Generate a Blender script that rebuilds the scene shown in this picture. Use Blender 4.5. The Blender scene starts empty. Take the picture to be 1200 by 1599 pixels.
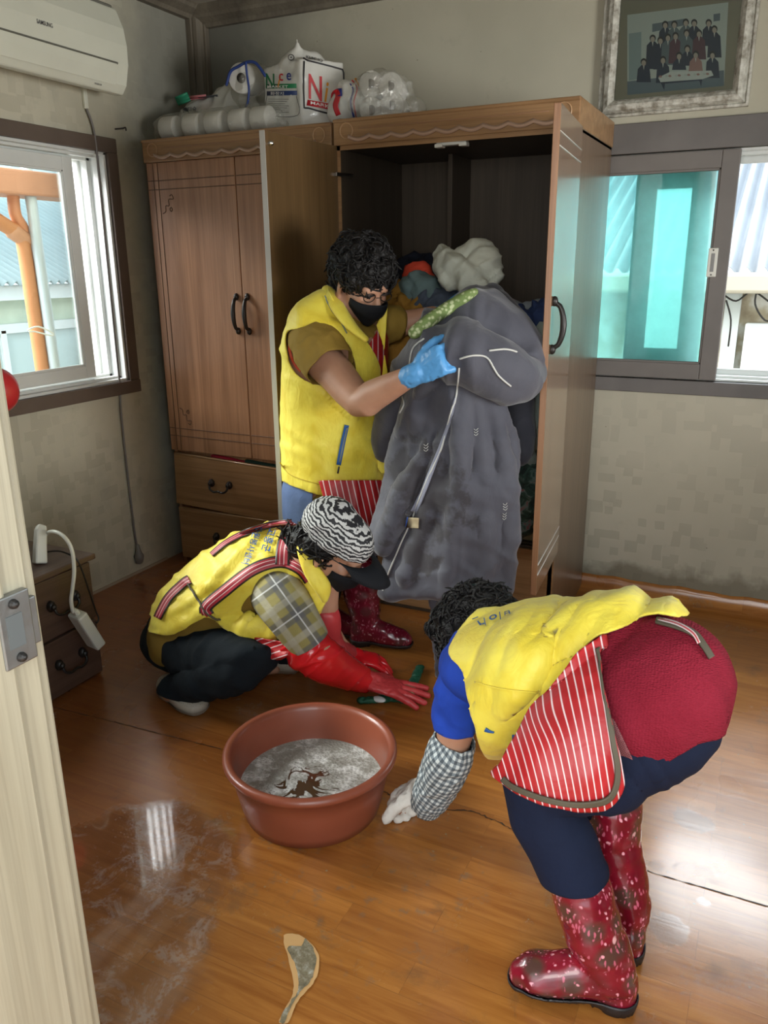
import bpy, bmesh, math, random
import numpy as np
from mathutils import Vector, Matrix, noise
from mathutils.bvhtree import BVHTree
random.seed(7)
SC = bpy.context.scene
COL = SC.collection

# ------------------------------------------------------------------ camera
F, YAW, PITCH, ROLL, CH = 1240.87, 0.45626, 0.30081, -0.009157, 1.38
def _cam():
    cy, sy, cp, sp = math.cos(YAW), math.sin(YAW), math.cos(PITCH), math.sin(PITCH)
    fwd = Vector((-sy*cp, cy*cp, -sp)); right = Vector((cy, sy, 0)); up = right.cross(fwd)
    cr, sr = math.cos(ROLL), math.sin(ROLL)
    return right*cr+up*sr, up*cr-right*sr, fwd
CR, CU, CF = _cam()
C0 = Vector((0, 0, CH))
cam = bpy.data.cameras.new('camera'); camo = bpy.data.objects.new('camera', cam); COL.objects.link(camo)
camo.matrix_world = Matrix(((CR.x, CU.x, -CF.x, 0), (CR.y, CU.y, -CF.y, 0), (CR.z, CU.z, -CF.z, CH), (0, 0, 0, 1)))
cam.sensor_fit = 'VERTICAL'; cam.sensor_height = 36; cam.lens = F/1599*36; cam.clip_start = .02
SC.camera = camo
SC.view_settings.view_transform = 'Standard'; SC.view_settings.look = 'None'
SC.view_settings.gamma = 1; SC.view_settings.exposure = 0.12; SC.view_settings.use_curve_mapping = False
try:
    SC.cycles.use_denoising = True
    SC.cycles.max_bounces = 8; SC.cycles.diffuse_bounces = 5; SC.cycles.transparent_max_bounces = 12
    SC.cycles.caustics_reflective = False; SC.cycles.caustics_refractive = False
    SC.cycles.sample_clamp_indirect = 6
except Exception: pass

# ------------------------------------------------------------------ light
wd = bpy.data.worlds.new('sky'); SC.world = wd; wd.use_nodes = True
bg = wd.node_tree.nodes['Background']; bg.inputs[0].default_value = (.80, .92, 1, 1); bg.inputs[1].default_value = 2.6
def lamp(name, kind, loc, tgt, energy, color=(1, 1, 1), size=(1, 1), angle=None):
    l = bpy.data.lights.new(name, kind); l.energy = energy; l.color = color
    if kind == 'AREA': l.shape = 'RECTANGLE'; l.size, l.size_y = size
    if angle is not None: l.angle = angle
    o = bpy.data.objects.new(name, l); COL.objects.link(o); o.location = loc
    o.rotation_euler = (Vector(tgt)-Vector(loc)).to_track_quat('-Z', 'Y').to_euler()
    return o
lamp('sun', 'SUN', (-6, 1, 4), (-5, 1.32, 3.42), 8.0, (1, .95, .88), angle=math.radians(28))
# lamps added to boost daylight through the doorway behind the photographer and the windows
lamp('hall_daylight', 'AREA', (.15, -1.6, 1.7), (-.7, 2.4, 1.1), 50, (1, .95, .88), (1.8, 1.4))
lamp('left_window_daylight', 'AREA', (-4.0, 1.4, 3.0), (-1.6, 2.2, .9), 300, (.97, .97, 1), (1.8, 1.2))
lamp('back_window_daylight', 'AREA', (.5, 5.0, 3.3), (-.3, 2.6, .9), 150, (.88, .96, 1), (1.8, 1.2))
lamp('side_fill', 'AREA', (3.3, 1.0, .95), (-1.3, 3.0, 2.0), 150, (1, .98, .93), (1.4, 1.2))  # added fill for the upper back wall; its side window is made up

# ------------------------------------------------------------------ pixel helpers (used once, to place things in the room)
def _ray(px, py): return CR*((px-600)/F)-CU*((py-799.5)/F)+CF
def P(px, py, X=None, Y=None, Z=None):
    r = _ray(px, py)
    t = X/r.x if X is not None else (Y/r.y if Y is not None else (Z-CH)/r.z)
    return C0+r*t
def PR(V):
    V = np.asarray(V, float)-np.array(C0); d = V@np.array(CF)
    return np.stack([V@np.array(CR)/d*F+600, -(V@np.array(CU))/d*F+799.5], 1)
def A3(v): return np.array(v, float)

# ------------------------------------------------------------------ node materials
class NT:
    def __init__(s, name):
        s.m = bpy.data.materials.new(name); s.m.use_nodes = True; s.t = s.m.node_tree; s.t.nodes.clear()
        s.out = s.t.nodes.new('ShaderNodeOutputMaterial')
    def n(s, typ, ins={}, **kw):
        nd = s.t.nodes.new('ShaderNode'+typ)
        for k, v in kw.items(): setattr(nd, k, v)
        for k, v in ins.items():
            i = nd.inputs[k]
            if isinstance(v, bpy.types.NodeSocket): s.t.links.new(v, i)
            else:
                if hasattr(i, 'default_value') and hasattr(i.default_value, '__len__') and isinstance(v, (tuple, list)) and len(v) == 3 and len(i.default_value) == 4: v = (*v, 1)
                i.default_value = v
        return nd
    def obj(s): return s.n('TexCoord').outputs['Object']
    def geo(s): return s.n('NewGeometry').outputs['Position']
    def att(s, name='st'): return s.n('Attribute', attribute_name=name).outputs['Vector']
    def map(s, v, sc=(1, 1, 1), rot=(0, 0, 0), loc=(0, 0, 0)): return s.n('Mapping', {'Vector': v, 'Scale': sc, 'Rotation': rot, 'Location': loc}).outputs[0]
    def noise(s, v, sc, det=3, rough=.5, dist=0): return s.n('TexNoise', {'Vector': v, 'Scale': sc, 'Detail': det, 'Roughness': rough, 'Distortion': dist}).outputs[0]
    def vor(s, v, sc, feature='F1', out='Distance', rnd=1., metric='EUCLIDEAN'):
        return s.n('TexVoronoi', {'Vector': v, 'Scale': sc, 'Randomness': rnd}, feature=feature, distance=metric).outputs[out]
    def ramp(s, f, stops, interp='LINEAR'):
        r = s.n('ValToRGB', {'Fac': f}); e = r.color_ramp.elements; r.color_ramp.interpolation = interp
        while len(e) < len(stops): e.new(.5)
        for k, (p, c) in enumerate(stops):
            e[k].position = p; e[k].color = (*c, 1) if len(c) == 3 else c
        return r.outputs[0]
    def mask(s, f, a, b): return s.n('MapRange', {'Value': f, 'From Min': a, 'From Max': b}).outputs[0]
    def math(s, op, a, b=0., c=None):
        d = {0: a, 1: b}
        if c is not None: d[2] = c
        return s.n('Math', d, operation=op).outputs[0]
    def mix(s, f, a, b, mode='MIX'):
        nd = s.n('Mix', data_type='RGBA', blend_type=mode)
        for i, v in ((0, f), (6, a), (7, b)):
            if isinstance(v, bpy.types.NodeSocket): s.t.links.new(v, nd.inputs[i])
            else: nd.inputs[i].default_value = (*v, 1) if isinstance(v, (tuple, list)) and len(v) == 3 else v
        return nd.outputs[2]
    def sep(s, v): return s.n('SeparateXYZ', {0: v}).outputs
    def bump(s, h, st=.3, d=.005): return s.n('Bump', {'Height': h, 'Strength': st, 'Distance': d}).outputs[0]
    def bsdf(s, **kw):
        d = {k.replace('_', ' '): v for k, v in kw.items() if v is not None}
        b = s.n('BsdfPrincipled', d).outputs[0]; s.t.links.new(b, s.out.inputs[0]); return s.m

def plain(name, col, rough=.5, metal=0., bscale=0, bst=.2, vary=.0, coat=0, sheen=0, sss=0, spec=.5):
    k = NT(name); v = k.obj(); c = col
    if vary: c = k.mix(k.mask(k.noise(v, 6, 4), .3, .7), tuple(x*(1-vary) for x in col), tuple(min(1, x*(1+vary)) for x in col))
    nb = k.bump(k.noise(v, bscale, 4), bst) if bscale else None
    return k.bsdf(Base_Color=c, Roughness=rough, Metallic=metal, Normal=nb, Coat_Weight=coat, Sheen_Weight=sheen, Specular_IOR_Level=spec)
def cloth(name, col, rough=.85, weave=900, vary=.12, bst=.25, sheen=.0, wrinkle=18, wst=.25, spec=.25):
    k = NT(name); v = k.obj()
    c = k.mix(k.mask(k.noise(v, 9, 4), .3, .7), tuple(x*(1-vary) for x in col), tuple(min(1, x*(1+vary)) for x in col))
    b1 = k.bump(k.noise(v, weave, 2), bst, .001)
    nb = k.n('Bump', {'Height': k.noise(v, wrinkle, 3, .55, .8), 'Strength': wst, 'Distance': .012, 'Normal': b1}).outputs[0]
    return k.bsdf(Base_Color=c, Roughness=rough, Normal=nb, Sheen_Weight=sheen, Specular_IOR_Level=spec)
def wood(name, c1, c2, grain=(1, 1, .06), rough=.38, sc=26, knots=True, coat=.15):
    k = NT(name); v = k.geo(); m = k.map(v, grain)
    n1 = k.noise(m, sc, 6, .6, .6); n2 = k.noise(k.map(v, tuple(g*5 if g > .5 else g for g in grain)), sc*2, 3, .6)
    c = k.mix(k.mask(n1, .32, .68), c1, c2)
    c = k.mix(k.math('MULTIPLY', k.mask(n2, .45, .7), .35), c, tuple(x*.6 for x in c1))
    if knots:
        d = k.vor(k.map(v, tuple(1 if g > .5 else .35 for g in grain)), 4.2)
        c = k.mix(k.math('MULTIPLY', k.math('SUBTRACT', 1., k.mask(d, .015, .07)), .45), c, tuple(x*.45 for x in c1))
    return k.bsdf(Base_Color=c, Roughness=rough, Normal=k.bump(n2, .08, .002), Coat_Weight=coat, Coat_Roughness=.25)

# ------------------------------------------------------------------ mesh helpers
def tag(o, label=None, cat=None, group=None, kind=None):
    if label: o['label'] = label
    if cat: o['category'] = cat
    if group: o['group'] = group
    if kind: o['kind'] = kind
    return o
def link(name, me, parent=None, mats=()):
    o = bpy.data.objects.new(name, me); COL.objects.link(o)
    if parent is not None:
        o.parent = parent; o.matrix_parent_inverse = parent_inv(parent)
    for m in (mats if isinstance(mats, (list, tuple)) else [mats]): me.materials.append(m)
    return o
def parent_inv(p):
    w = Matrix.Identity(4); q = p
    chain = []
    while q is not None: chain.append(q); q = q.parent
    for q in reversed(chain):
        w = w @ (q.matrix_parent_inverse if q.parent else Matrix.Identity(4)) @ Matrix.LocRotScale(q.location, q.rotation_euler, q.scale)
    return w.inverted()
def empty(name, loc, label, cat, group=None):
    o = bpy.data.objects.new(name, None); COL.objects.link(o); o.location = loc; o.empty_display_size = .1
    return tag(o, label, cat, group)
def mk(name, V, Fc, mats, parent=None, smooth=True, st=None, solid=0, bevel=0, subsurf=0, midx=None, off=-1):
    me = bpy.data.meshes.new(name); me.from_pydata([tuple(map(float, v)) for v in V], [], [tuple(map(int, f)) for f in Fc])
    if smooth: me.polygons.foreach_set('use_smooth', [True]*len(me.polygons))
    if st is not None:
        a = me.attributes.new('st', 'FLOAT_VECTOR', 'POINT'); a.data.foreach_set('vector', np.asarray(st, float).ravel())
    if midx is not None: me.polygons.foreach_set('material_index', midx)
    me.update()
    o = link(name, me, parent, mats)
    if solid: m = o.modifiers.new('s', 'SOLIDIFY'); m.thickness = solid; m.offset = off
    if bevel:
        m = o.modifiers.new('b', 'BEVEL'); m.width = bevel; m.segments = 2; m.limit_method = 'ANGLE'; m.angle_limit = .6; m.harden_normals = False
    if subsurf: m = o.modifiers.new('u', 'SUBSURF'); m.levels = m.render_levels = subsurf
    return o
class MB:
    def __init__(s): s.V = []; s.F = []; s.M = []; s.mi = 0
    def add(s, V, Fc, mi=None):
        b = len(s.V); s.V += [tuple(v) for v in V]; s.F += [tuple(b+i for i in f) for f in Fc]; s.M += [s.mi if mi is None else mi]*len(Fc); return s
    def box(s, lo, hi, mi=None, M=None):
        x0, y0, z0 = lo; x1, y1, z1 = hi
        V = [Vector(v) for v in ((x0, y0, z0), (x1, y0, z0), (x1, y1, z0), (x0, y1, z0), (x0, y0, z1), (x1, y0, z1), (x1, y1, z1), (x0, y1, z1))]
        if M is not None: V = [M@v for v in V]
        return s.add(V, [(0, 3, 2, 1), (4, 5, 6, 7), (0, 1, 5, 4), (1, 2, 6, 5), (2, 3, 7, 6), (3, 0, 4, 7)], mi)
    def bar(s, a, b, w, h, up=(0, 0, 1), mi=None):
        a, b = Vector(a), Vector(b); t = (b-a).normalized(); u = Vector(up); x = t.cross(u).normalized()*w/2; y = x.cross(t).normalized()*h/2
        V = [p+sx*x+sy*y for p in (a, b) for sx, sy in ((-1, -1), (1, -1), (1, 1), (-1, 1))]
        return s.add(V, [(0, 1, 2, 3), (7, 6, 5, 4), (0, 4, 5, 1), (1, 5, 6, 2), (2, 6, 7, 3), (3, 7, 4, 0)], mi)
    def tube(s, pts, r, n=10, mi=None, cap=True):
        V, Fc = tube(pts, r, n, cap=cap); return s.add(V, Fc, mi)
    def build(s, name, mats, parent=None, **kw): return mk(name, s.V, s.F, mats, parent, midx=s.M, **kw)
def cr(pts, k):
    pts = [Vector(p) for p in pts]
    if k <= 1 or len(pts) < 3: return pts
    out = []
    for i in range(len(pts)-1):
        a, b, c, d = pts[max(i-1, 0)], pts[i], pts[i+1], pts[min(i+2, len(pts)-1)]
        for j in range(k):
            t = j/k
            out.append(.5*((2*b)+(-a+c)*t+(2*a-5*b+4*c-d)*t*t+(-a+3*b-3*c+d)*t**3))
    return out+[pts[-1]]
def tube(pts, r, n=10, cap=True, k=1, L=None, r2=None, flatcap=False):
    """tube along pts; r (and lateral r2 along L) scalars or lists; rounded ends"""
    m = len(pts); r = [r]*m if not hasattr(r, '__len__') else list(r)
    r2 = r if r2 is None else ([r2]*m if not hasattr(r2, '__len__') else list(r2))
    if k > 1 and m > 2:
        rr = cr([(a, b, 0) for a, b in zip(r, r2)], k); pts = cr(pts, k); r = [q.x for q in rr]; r2 = [q.y for q in rr]
    pts = [Vector(p) for p in pts]; m = len(pts)
    V = []; rings = []; e2p = None
    for i in range(m):
        t = (pts[min(i+1, m-1)]-pts[max(i-1, 0)]).normalized()
        ref = Vector(L) if L is not None else (e2p or (Vector((0, 0, 1)) if abs(t.z) < .9 else Vector((1, 0, 0))))
        e2 = (ref-t*ref.dot(t)).normalized(); e1 = t.cross(e2); e2p = e2
        rings.append((pts[i], e1, e2, r[i], r2[i], t))
    full = []
    if cap and not flatcap:
        p, e1, e2, a, b, t = rings[0]; q = min(a, b)
        for s in (88, 65, 35): full.append((p-t*q*math.sin(math.radians(s)), e1, e2, a*math.cos(math.radians(s)), b*math.cos(math.radians(s))))
    full += [x[:5] for x in rings]
    if cap and not flatcap:
        p, e1, e2, a, b, t = rings[-1]; q = min(a, b)
        for s in (35, 65, 88): full.append((p+t*q*math.sin(math.radians(s)), e1, e2, a*math.cos(math.radians(s)), b*math.cos(math.radians(s))))
    for p, e1, e2, a, b in full:
        for j in range(n):
            an = 2*math.pi*j/n; V.append(p+e1*a*math.cos(an)+e2*b*math.sin(an))
    Fc = [(i*n+j, i*n+(j+1) % n, (i+1)*n+(j+1) % n, (i+1)*n+j) for i in range(len(full)-1) for j in range(n)]
    if cap: Fc += [tuple(reversed(range(n))), tuple((len(full)-1)*n+j for j in range(n))]
    return V, Fc
def ell(c, r, M=None, n=20):
    V = []; c = Vector(c)
    m = n//2
    for i in range(1, m):
        th = math.pi*i/m
        for j in range(n):
            ph = 2*math.pi*j/n; q = Vector((r[0]*math.sin(th)*math.cos(ph), r[1]*math.sin(th)*math.sin(ph), r[2]*math.cos(th)))
            V.append(c+(M@q if M is not None else q))
    Fc = [(i*n+j, (i+1)*n+j, (i+1)*n+(j+1) % n, i*n+(j+1) % n) for i in range(m-2) for j in range(n)]
    top = len(V); q = Vector((0, 0, r[2])); V.append(c+(M@q if M is not None else q)); bot = len(V); V.append(c-(M@q if M is not None else q))
    Fc += [(top, j, (j+1) % n) for j in range(n)]+[(bot, (m-2)*n+(j+1) % n, (m-2)*n+j) for j in range(n)]
    return V, Fc
def slab(rows, t, n=24, m=30, fold=None):
    """closed slab through rows of world points (each row same count); fold(u,v)->offset along Y"""
    R = [cr(r, 6) for r in rows]; cols = list(zip(*R)); cols = [cr(c, 6) for c in cols]
    nu, nv = len(cols), len(cols[0]); V = []; Fc = []
    for s in (0, 1):
        for i, c in enumerate(cols):
            for j, p in enumerate(c):
                o = fold(i/(nu-1), j/(nv-1)) if fold else 0
                e = min(i, nu-1-i, j, nv-1-j); tt = t*(.35 if e == 0 else .8 if e == 1 else 1)
                V.append(p+Vector((0, o+(-.5+s)*tt, 0)))
    h = nu*nv; I = lambda i, j, s: s*h+i*nv+j
    for i in range(nu-1):
        for j in range(nv-1):
            Fc.append((I(i, j, 0), I(i+1, j, 0), I(i+1, j+1, 0), I(i, j+1, 0))); Fc.append((I(i, j, 1), I(i, j+1, 1), I(i+1, j+1, 1), I(i+1, j, 1)))
    for i in range(nu-1):
        Fc.append((I(i, 0, 0), I(i, 0, 1), I(i+1, 0, 1), I(i+1, 0, 0))); Fc.append((I(i, nv-1, 0), I(i+1, nv-1, 0), I(i+1, nv-1, 1), I(i, nv-1, 1)))
    for j in range(nv-1):
        Fc.append((I(0, j, 0), I(0, j+1, 0), I(0, j+1, 1), I(0, j, 1))); Fc.append((I(nu-1, j, 0), I(nu-1, j, 1), I(nu-1, j+1, 1), I(nu-1, j+1, 0)))
    return V, Fc
def blob(parts, vox=.006, smooth=4):
    b = MB()
    for V, Fc in parts: b.add(V, Fc)
    me = bpy.data.meshes.new('t'); me.from_pydata([tuple(v) for v in b.V], [], b.F); me.update()
    bm = bmesh.new(); bm.from_mesh(me); bmesh.ops.recalc_face_normals(bm, faces=bm.faces); bm.to_mesh(me); bm.free()
    o = bpy.data.objects.new('t', me); COL.objects.link(o)
    r = o.modifiers.new('r', 'REMESH'); r.mode = 'VOXEL'; r.voxel_size = vox
    if smooth: s = o.modifiers.new('s', 'SMOOTH'); s.factor = .5; s.iterations = smooth
    dg = bpy.context.evaluated_depsgraph_get(); ev = o.evaluated_get(dg); m2 = ev.to_mesh()
    n = len(m2.vertices); V = np.empty(n*3); m2.vertices.foreach_get('co', V); V = V.reshape(-1, 3)
    T = [];
    for p in m2.polygons:
        q = p.vertices; T.append((q[0], q[1], q[2]))
        if len(q) == 4: T.append((q[0], q[2], q[3]))
    ev.to_mesh_clear(); bpy.data.objects.remove(o); bpy.data.meshes.remove(me)
    return V, np.array(T)
def vnorm(V, T):
    a, b, c = V[T[:, 0]], V[T[:, 1]], V[T[:, 2]]; fn = np.cross(b-a, c-a); N = np.zeros_like(V)
    for k in range(3): np.add.at(N, T[:, k], fn)
    return N/np.maximum(np.linalg.norm(N, axis=1, keepdims=True), 1e-12)
def relax(V, T, it=2):
    E = np.concatenate([T[:, [0, 1]], T[:, [1, 2]], T[:, [2, 0]]]); 
    for _ in range(it):
        S = np.zeros_like(V); cnt = np.zeros(len(V))
        np.add.at(S, E[:, 0], V[E[:, 1]]); np.add.at(cnt, E[:, 0], 1); np.add.at(S, E[:, 1], V[E[:, 0]]); np.add.at(cnt, E[:, 1], 1)
        V = V*.4+.6*S/np.maximum(cnt, 1)[:, None]
    return V
def nz(V, sc, seed=0., det=2):
    o = Vector((seed*7.3, seed*3.1, seed)); s = Vector(sc) if hasattr(sc, '__len__') else Vector((sc, sc, sc))
    return np.array([noise.fractal(Vector((v[0]*s.x, v[1]*s.y, v[2]*s.z))+o, .9, 2., det) for v in V])
def wrinkle(V, T, amp, sc, seed=0, ridge=True, det=2):
    n = nz(V, sc, seed, det)
    if ridge: n = (1-np.abs(n)*2.2)
    return V+vnorm(V, T)*(n*amp)[:, None]
def pxfold(V, T, ang, fa, fl, amp, seed=0, sharp=1.4, mod=True):
    q = PR(V)/100.; a = math.radians(ang); al = q[:, 0]*math.cos(a)+q[:, 1]*math.sin(a); ac = -q[:, 0]*math.sin(a)+q[:, 1]*math.cos(a)
    X = np.stack([ac*fa, al*fl, np.full(len(V), seed*3.7)], 1); n = nz(X, 1., seed, 2); h = np.clip(1-np.abs(n)*2.4, 0, 1)**sharp
    if mod: h = h*np.clip(nz(X*.4, 1., seed+9, 1)*1.6+.75, .1, 1.3)
    return V+vnorm(V, T)*(h*amp)[:, None]
def sdpoly(Q, poly):
    Q = np.asarray(Q); poly = np.asarray(poly, float); d = np.full(len(Q), 1e9); ins = np.zeros(len(Q), bool)
    for i in range(len(poly)):
        a, b = poly[i], poly[(i+1) % len(poly)]; e = b-a; w = Q-a
        t = np.clip((w@e)/max(e@e, 1e-9), 0, 1); d = np.minimum(d, np.linalg.norm(w-t[:, None]*e, axis=1))
        c = ((a[1] <= Q[:, 1]) != (b[1] <= Q[:, 1])); x = a[0]+(Q[:, 1]-a[1])/(b[1]-a[1]+1e-12)*e[0]; ins ^= c & (Q[:, 0] < x)
    return np.where(ins, d, -d)
def smoothpoly(poly, k=4): 
    p = [(x, y, 0) for x, y in poly]; n = len(p); q = cr([p[-1]]+p+[p[0], p[1]], k); return [(v.x, v.y) for v in q[k:-k]]
def clip(V, T, s):
    """keep the part of the triangle mesh where s > 0, cutting triangles along the zero line"""
    keep = s > 0; nV = [tuple(v) for v in V]; cache = {}; out = []
    def cut(i, j):
        kx = (min(i, j), max(i, j))
        if kx not in cache:
            t = s[i]/(s[i]-s[j]); cache[kx] = len(nV); nV.append(tuple(V[i]+(V[j]-V[i])*t))
        return cache[kx]
    cnt = keep[T].sum(1)
    for f, c in zip(T, cnt):
        if c == 3: out.append(tuple(f))
        elif c == 2:
            k = [q for q in range(3) if not keep[f[q]]][0]; a, b, d = f[k], f[(k+1) % 3], f[(k+2) % 3]
            x, y = cut(a, b), cut(a, d); out += [(x, b, d), (x, d, y)]
        elif c == 1:
            k = [q for q in range(3) if keep[f[q]]][0]; a, b, d = f[k], f[(k+1) % 3], f[(k+2) % 3]
            out.append((a, cut(a, b), cut(a, d)))
    V2 = np.array(nV); T2 = np.array(out); u, inv = np.unique(T2, return_inverse=True)
    return V2[u], inv.reshape(-1, 3)
def shell(name, VT, s, d, thick, mat, parent, st=None, wr=None, extra=None):
    """a garment: the body surface moved out by d, cut where s(V) > 0, given thickness"""
    V, T = VT; N = vnorm(V, T); sv = s(V) if callable(s) else s
    W = V+N*d
    if extra is not None: W = extra(W, N)
    if wr: W = W+N*((1-np.abs(nz(V, wr[1], wr[2]))*2.2)*wr[0])[:, None]
    W, T2 = clip(W, T, sv)
    o = mk(name, W, T2, mat, parent, st=st(W) if st else None, solid=thick, off=-1)
    return o, (W, T2)
def bvh(VT): return BVHTree.FromPolygons([tuple(v) for v in VT[0]], [tuple(map(int, t)) for t in VT[1]])
def cast(tree, px, py, off, fallback=None):
    r = _ray(px, py).normalized(); h = tree.ray_cast(C0, r)
    if h[0] is None:      # beside the surface: take its nearest edge
        c = tree.find_nearest(C0+r*2.2)[0]
        for _ in range(3): c = tree.find_nearest(C0+r*(c-C0).dot(r))[0]
        return c-r*off
    n = h[1] if h[1].dot(r) < 0 else -h[1]
    return h[0]+n*off
def ribbon(name, tree, line, w, mat, parent, off=.004, thick=.002, k=6, nw=6, st=None):
    """a strap laid on a surface: px centre line, px width"""
    L2 = cr([(x, y, 0) for x, y in line], k); V = []; S = []; ws = w if hasattr(w, '__len__') else None; last = None; ln = 0
    for i, p in enumerate(L2):
        t = (L2[min(i+1, len(L2)-1)]-L2[max(i-1, 0)]).normalized(); nn = Vector((-t.y, t.x, 0))
        if i: ln += (p-L2[i-1]).length
        wi = w if ws is None else ws[0]+(ws[1]-ws[0])*i/(len(L2)-1)
        for j in range(nw+1):
            q = p+nn*wi*(j/nw-.5); h = tree.ray_cast(C0, _ray(q.x, q.y).normalized())
            dd = (h[0]-C0).length if h[0] is not None else (cast(tree, q.x, q.y, 0)-C0).length
            last = dd; V.append([q.x, q.y, dd]); S.append((j/nw, ln/100, 0))
    A = np.array(V).reshape(len(L2), nw+1, 3)
    for _ in range(2):
        B = A[:, :, 2].copy(); B[1:-1] = (A[:-2, :, 2]+A[1:-1, :, 2]*2+A[2:, :, 2])/4; A[:, :, 2] = B
    W = [C0+_ray(a[0], a[1]).normalized()*(a[2]-off) for a in A.reshape(-1, 3)]
    n = nw+1; Fc = [(i*n+j, i*n+j+1, (i+1)*n+j+1, (i+1)*n+j) for i in range(len(L2)-1) for j in range(nw)]
    return mk(name, W, Fc, mat, parent, st=S, solid=thick, off=0)
def cordon(name, tree, line, r, mat, parent, off=.003, k=6):
    pts = [cast(tree, p.x, p.y, off) for p in cr([(x, y, 0) for x, y in line], k)]
    V, Fc = tube(pts, r, 8); return mk(name, V, Fc, mat, parent)
def textmesh(s, extr=0):
    c = bpy.data.curves.new('t', 'FONT'); c.body = s; c.size = 1; c.resolution_u = 3; c.offset = .012
    o = bpy.data.objects.new('t', c); COL.objects.link(o); bpy.context.view_layer.update()
    dg = bpy.context.evaluated_depsgraph_get(); me = o.evaluated_get(dg).to_mesh()
    V = [Vector(v.co) for v in me.vertices]; Fc = [tuple(p.vertices) for p in me.polygons]
    o.evaluated_get(dg).to_mesh_clear(); bpy.data.objects.remove(o); return V, Fc
def write_px(name, s, o0, ux, uy, tree, mat, parent, off=.003):
    """lettering on a surface; text unit square spans px vectors ux, uy from o0"""
    V, Fc = textmesh(s)
    W = [cast(tree, o0[0]+v.x*ux[0]+v.y*uy[0], o0[1]+v.x*ux[1]+v.y*uy[1], off) for v in V]
    return mk(name, W, Fc, mat, parent, smooth=False)
def write_at(name, s, o0, ux, uy, mat, parent, sc=1):
    V, Fc = textmesh(s); ux, uy = Vector(ux), Vector(uy)
    return mk(name, [Vector(o0)+ux*v.x*sc+uy*v.y*sc for v in V], Fc, mat, parent, smooth=False)
# ------------------------------------------------------------------ room materials
def m_wallpaper(name, dirty):
    k = NT(name); g = k.geo(); base = k.mix(k.mask(k.noise(g, 2.2, 4), .35, .65), (.42, .40, .315), (.49, .465, .37))
    w = k.n('Mapping', {'Vector': g, 'Scale': (1, 1, 1), 'Rotation': (0, 0, 0)}).outputs[0]
    x = k.sep(g)
    h = k.math('ADD', x[0], x[1]); v2 = k.n('CombineXYZ', {0: h, 1: x[2], 2: 0.}).outputs[0]
    jit = k.n('VectorMath', {0: v2, 1: k.n('VectorMath', {0: k.n('TexNoise', {'Vector': v2, 'Scale': 9., 'Detail': 2}).outputs['Color'], 1: (.02, .02, 0)}, operation='MULTIPLY').outputs[0]}, operation='ADD').outputs[0]
    def sq(s, off, a):
        q = k.n('VectorMath', {0: k.map(jit, (s, s, 1), loc=(off, off*.7, 0))}, operation='FLOOR').outputs[0]
        return k.mask(k.n('TexWhiteNoise', {'Vector': q}).outputs[0], a, a+.02)
    p = k.math('MAXIMUM', sq(19, .3, .74), sq(28, .1, .78))
    patch = k.mask(k.noise(g, 1.7, 2), .36, .58) if dirty == 'left' else k.math('MULTIPLY', k.mask(k.noise(g, 2.1, 2), .3, .5), k.math('SUBTRACT', 1., k.mask(x[2], .55, 1.0)))
    c = k.mix(k.math('MULTIPLY', k.math('MULTIPLY', p, patch), .30 if dirty == 'left' else .34), base, (.27, .25, .195))
    d = k.noise(g, 3.1, 5, .65)
    if dirty == 'left':   # damp mould climbing the corner behind the wardrobe
        m = k.math('MULTIPLY', k.mask(k.math('ADD', x[1], k.math('MULTIPLY', d, .5)), 2.98, 3.3), .6)
        c = k.mix(m, c, (.12, .13, .125))
        c = k.mix(k.math('MULTIPLY', k.mask(d, .55, .8), .45), c, (.2, .2, .18))
    else:
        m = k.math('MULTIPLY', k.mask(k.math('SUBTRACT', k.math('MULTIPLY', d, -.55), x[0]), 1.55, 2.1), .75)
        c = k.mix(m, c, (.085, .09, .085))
        low = k.math('MULTIPLY', k.math('SUBTRACT', 1., k.mask(k.math('ADD', x[2], k.math('MULTIPLY', d, -.28)), -.05, .0)), .7)
        c = k.mix(low, c, (.14, .12, .08))
        sp = k.math('SUBTRACT', 1., k.mask(k.vor(g, 16.), .02, .05)); c = k.mix(k.math('MULTIPLY', sp, k.mask(d, .5, .6)), c, (.13, .11, .08))
    c = k.mix(k.math('MULTIPLY', k.mask(k.noise(g, 7, 5, .7), .6, .8), .25), c, (.18, .17, .13))
    return k.bsdf(Base_Color=c, Roughness=.72, Normal=k.bump(k.noise(g, 160, 2), .12, .002))
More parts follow.
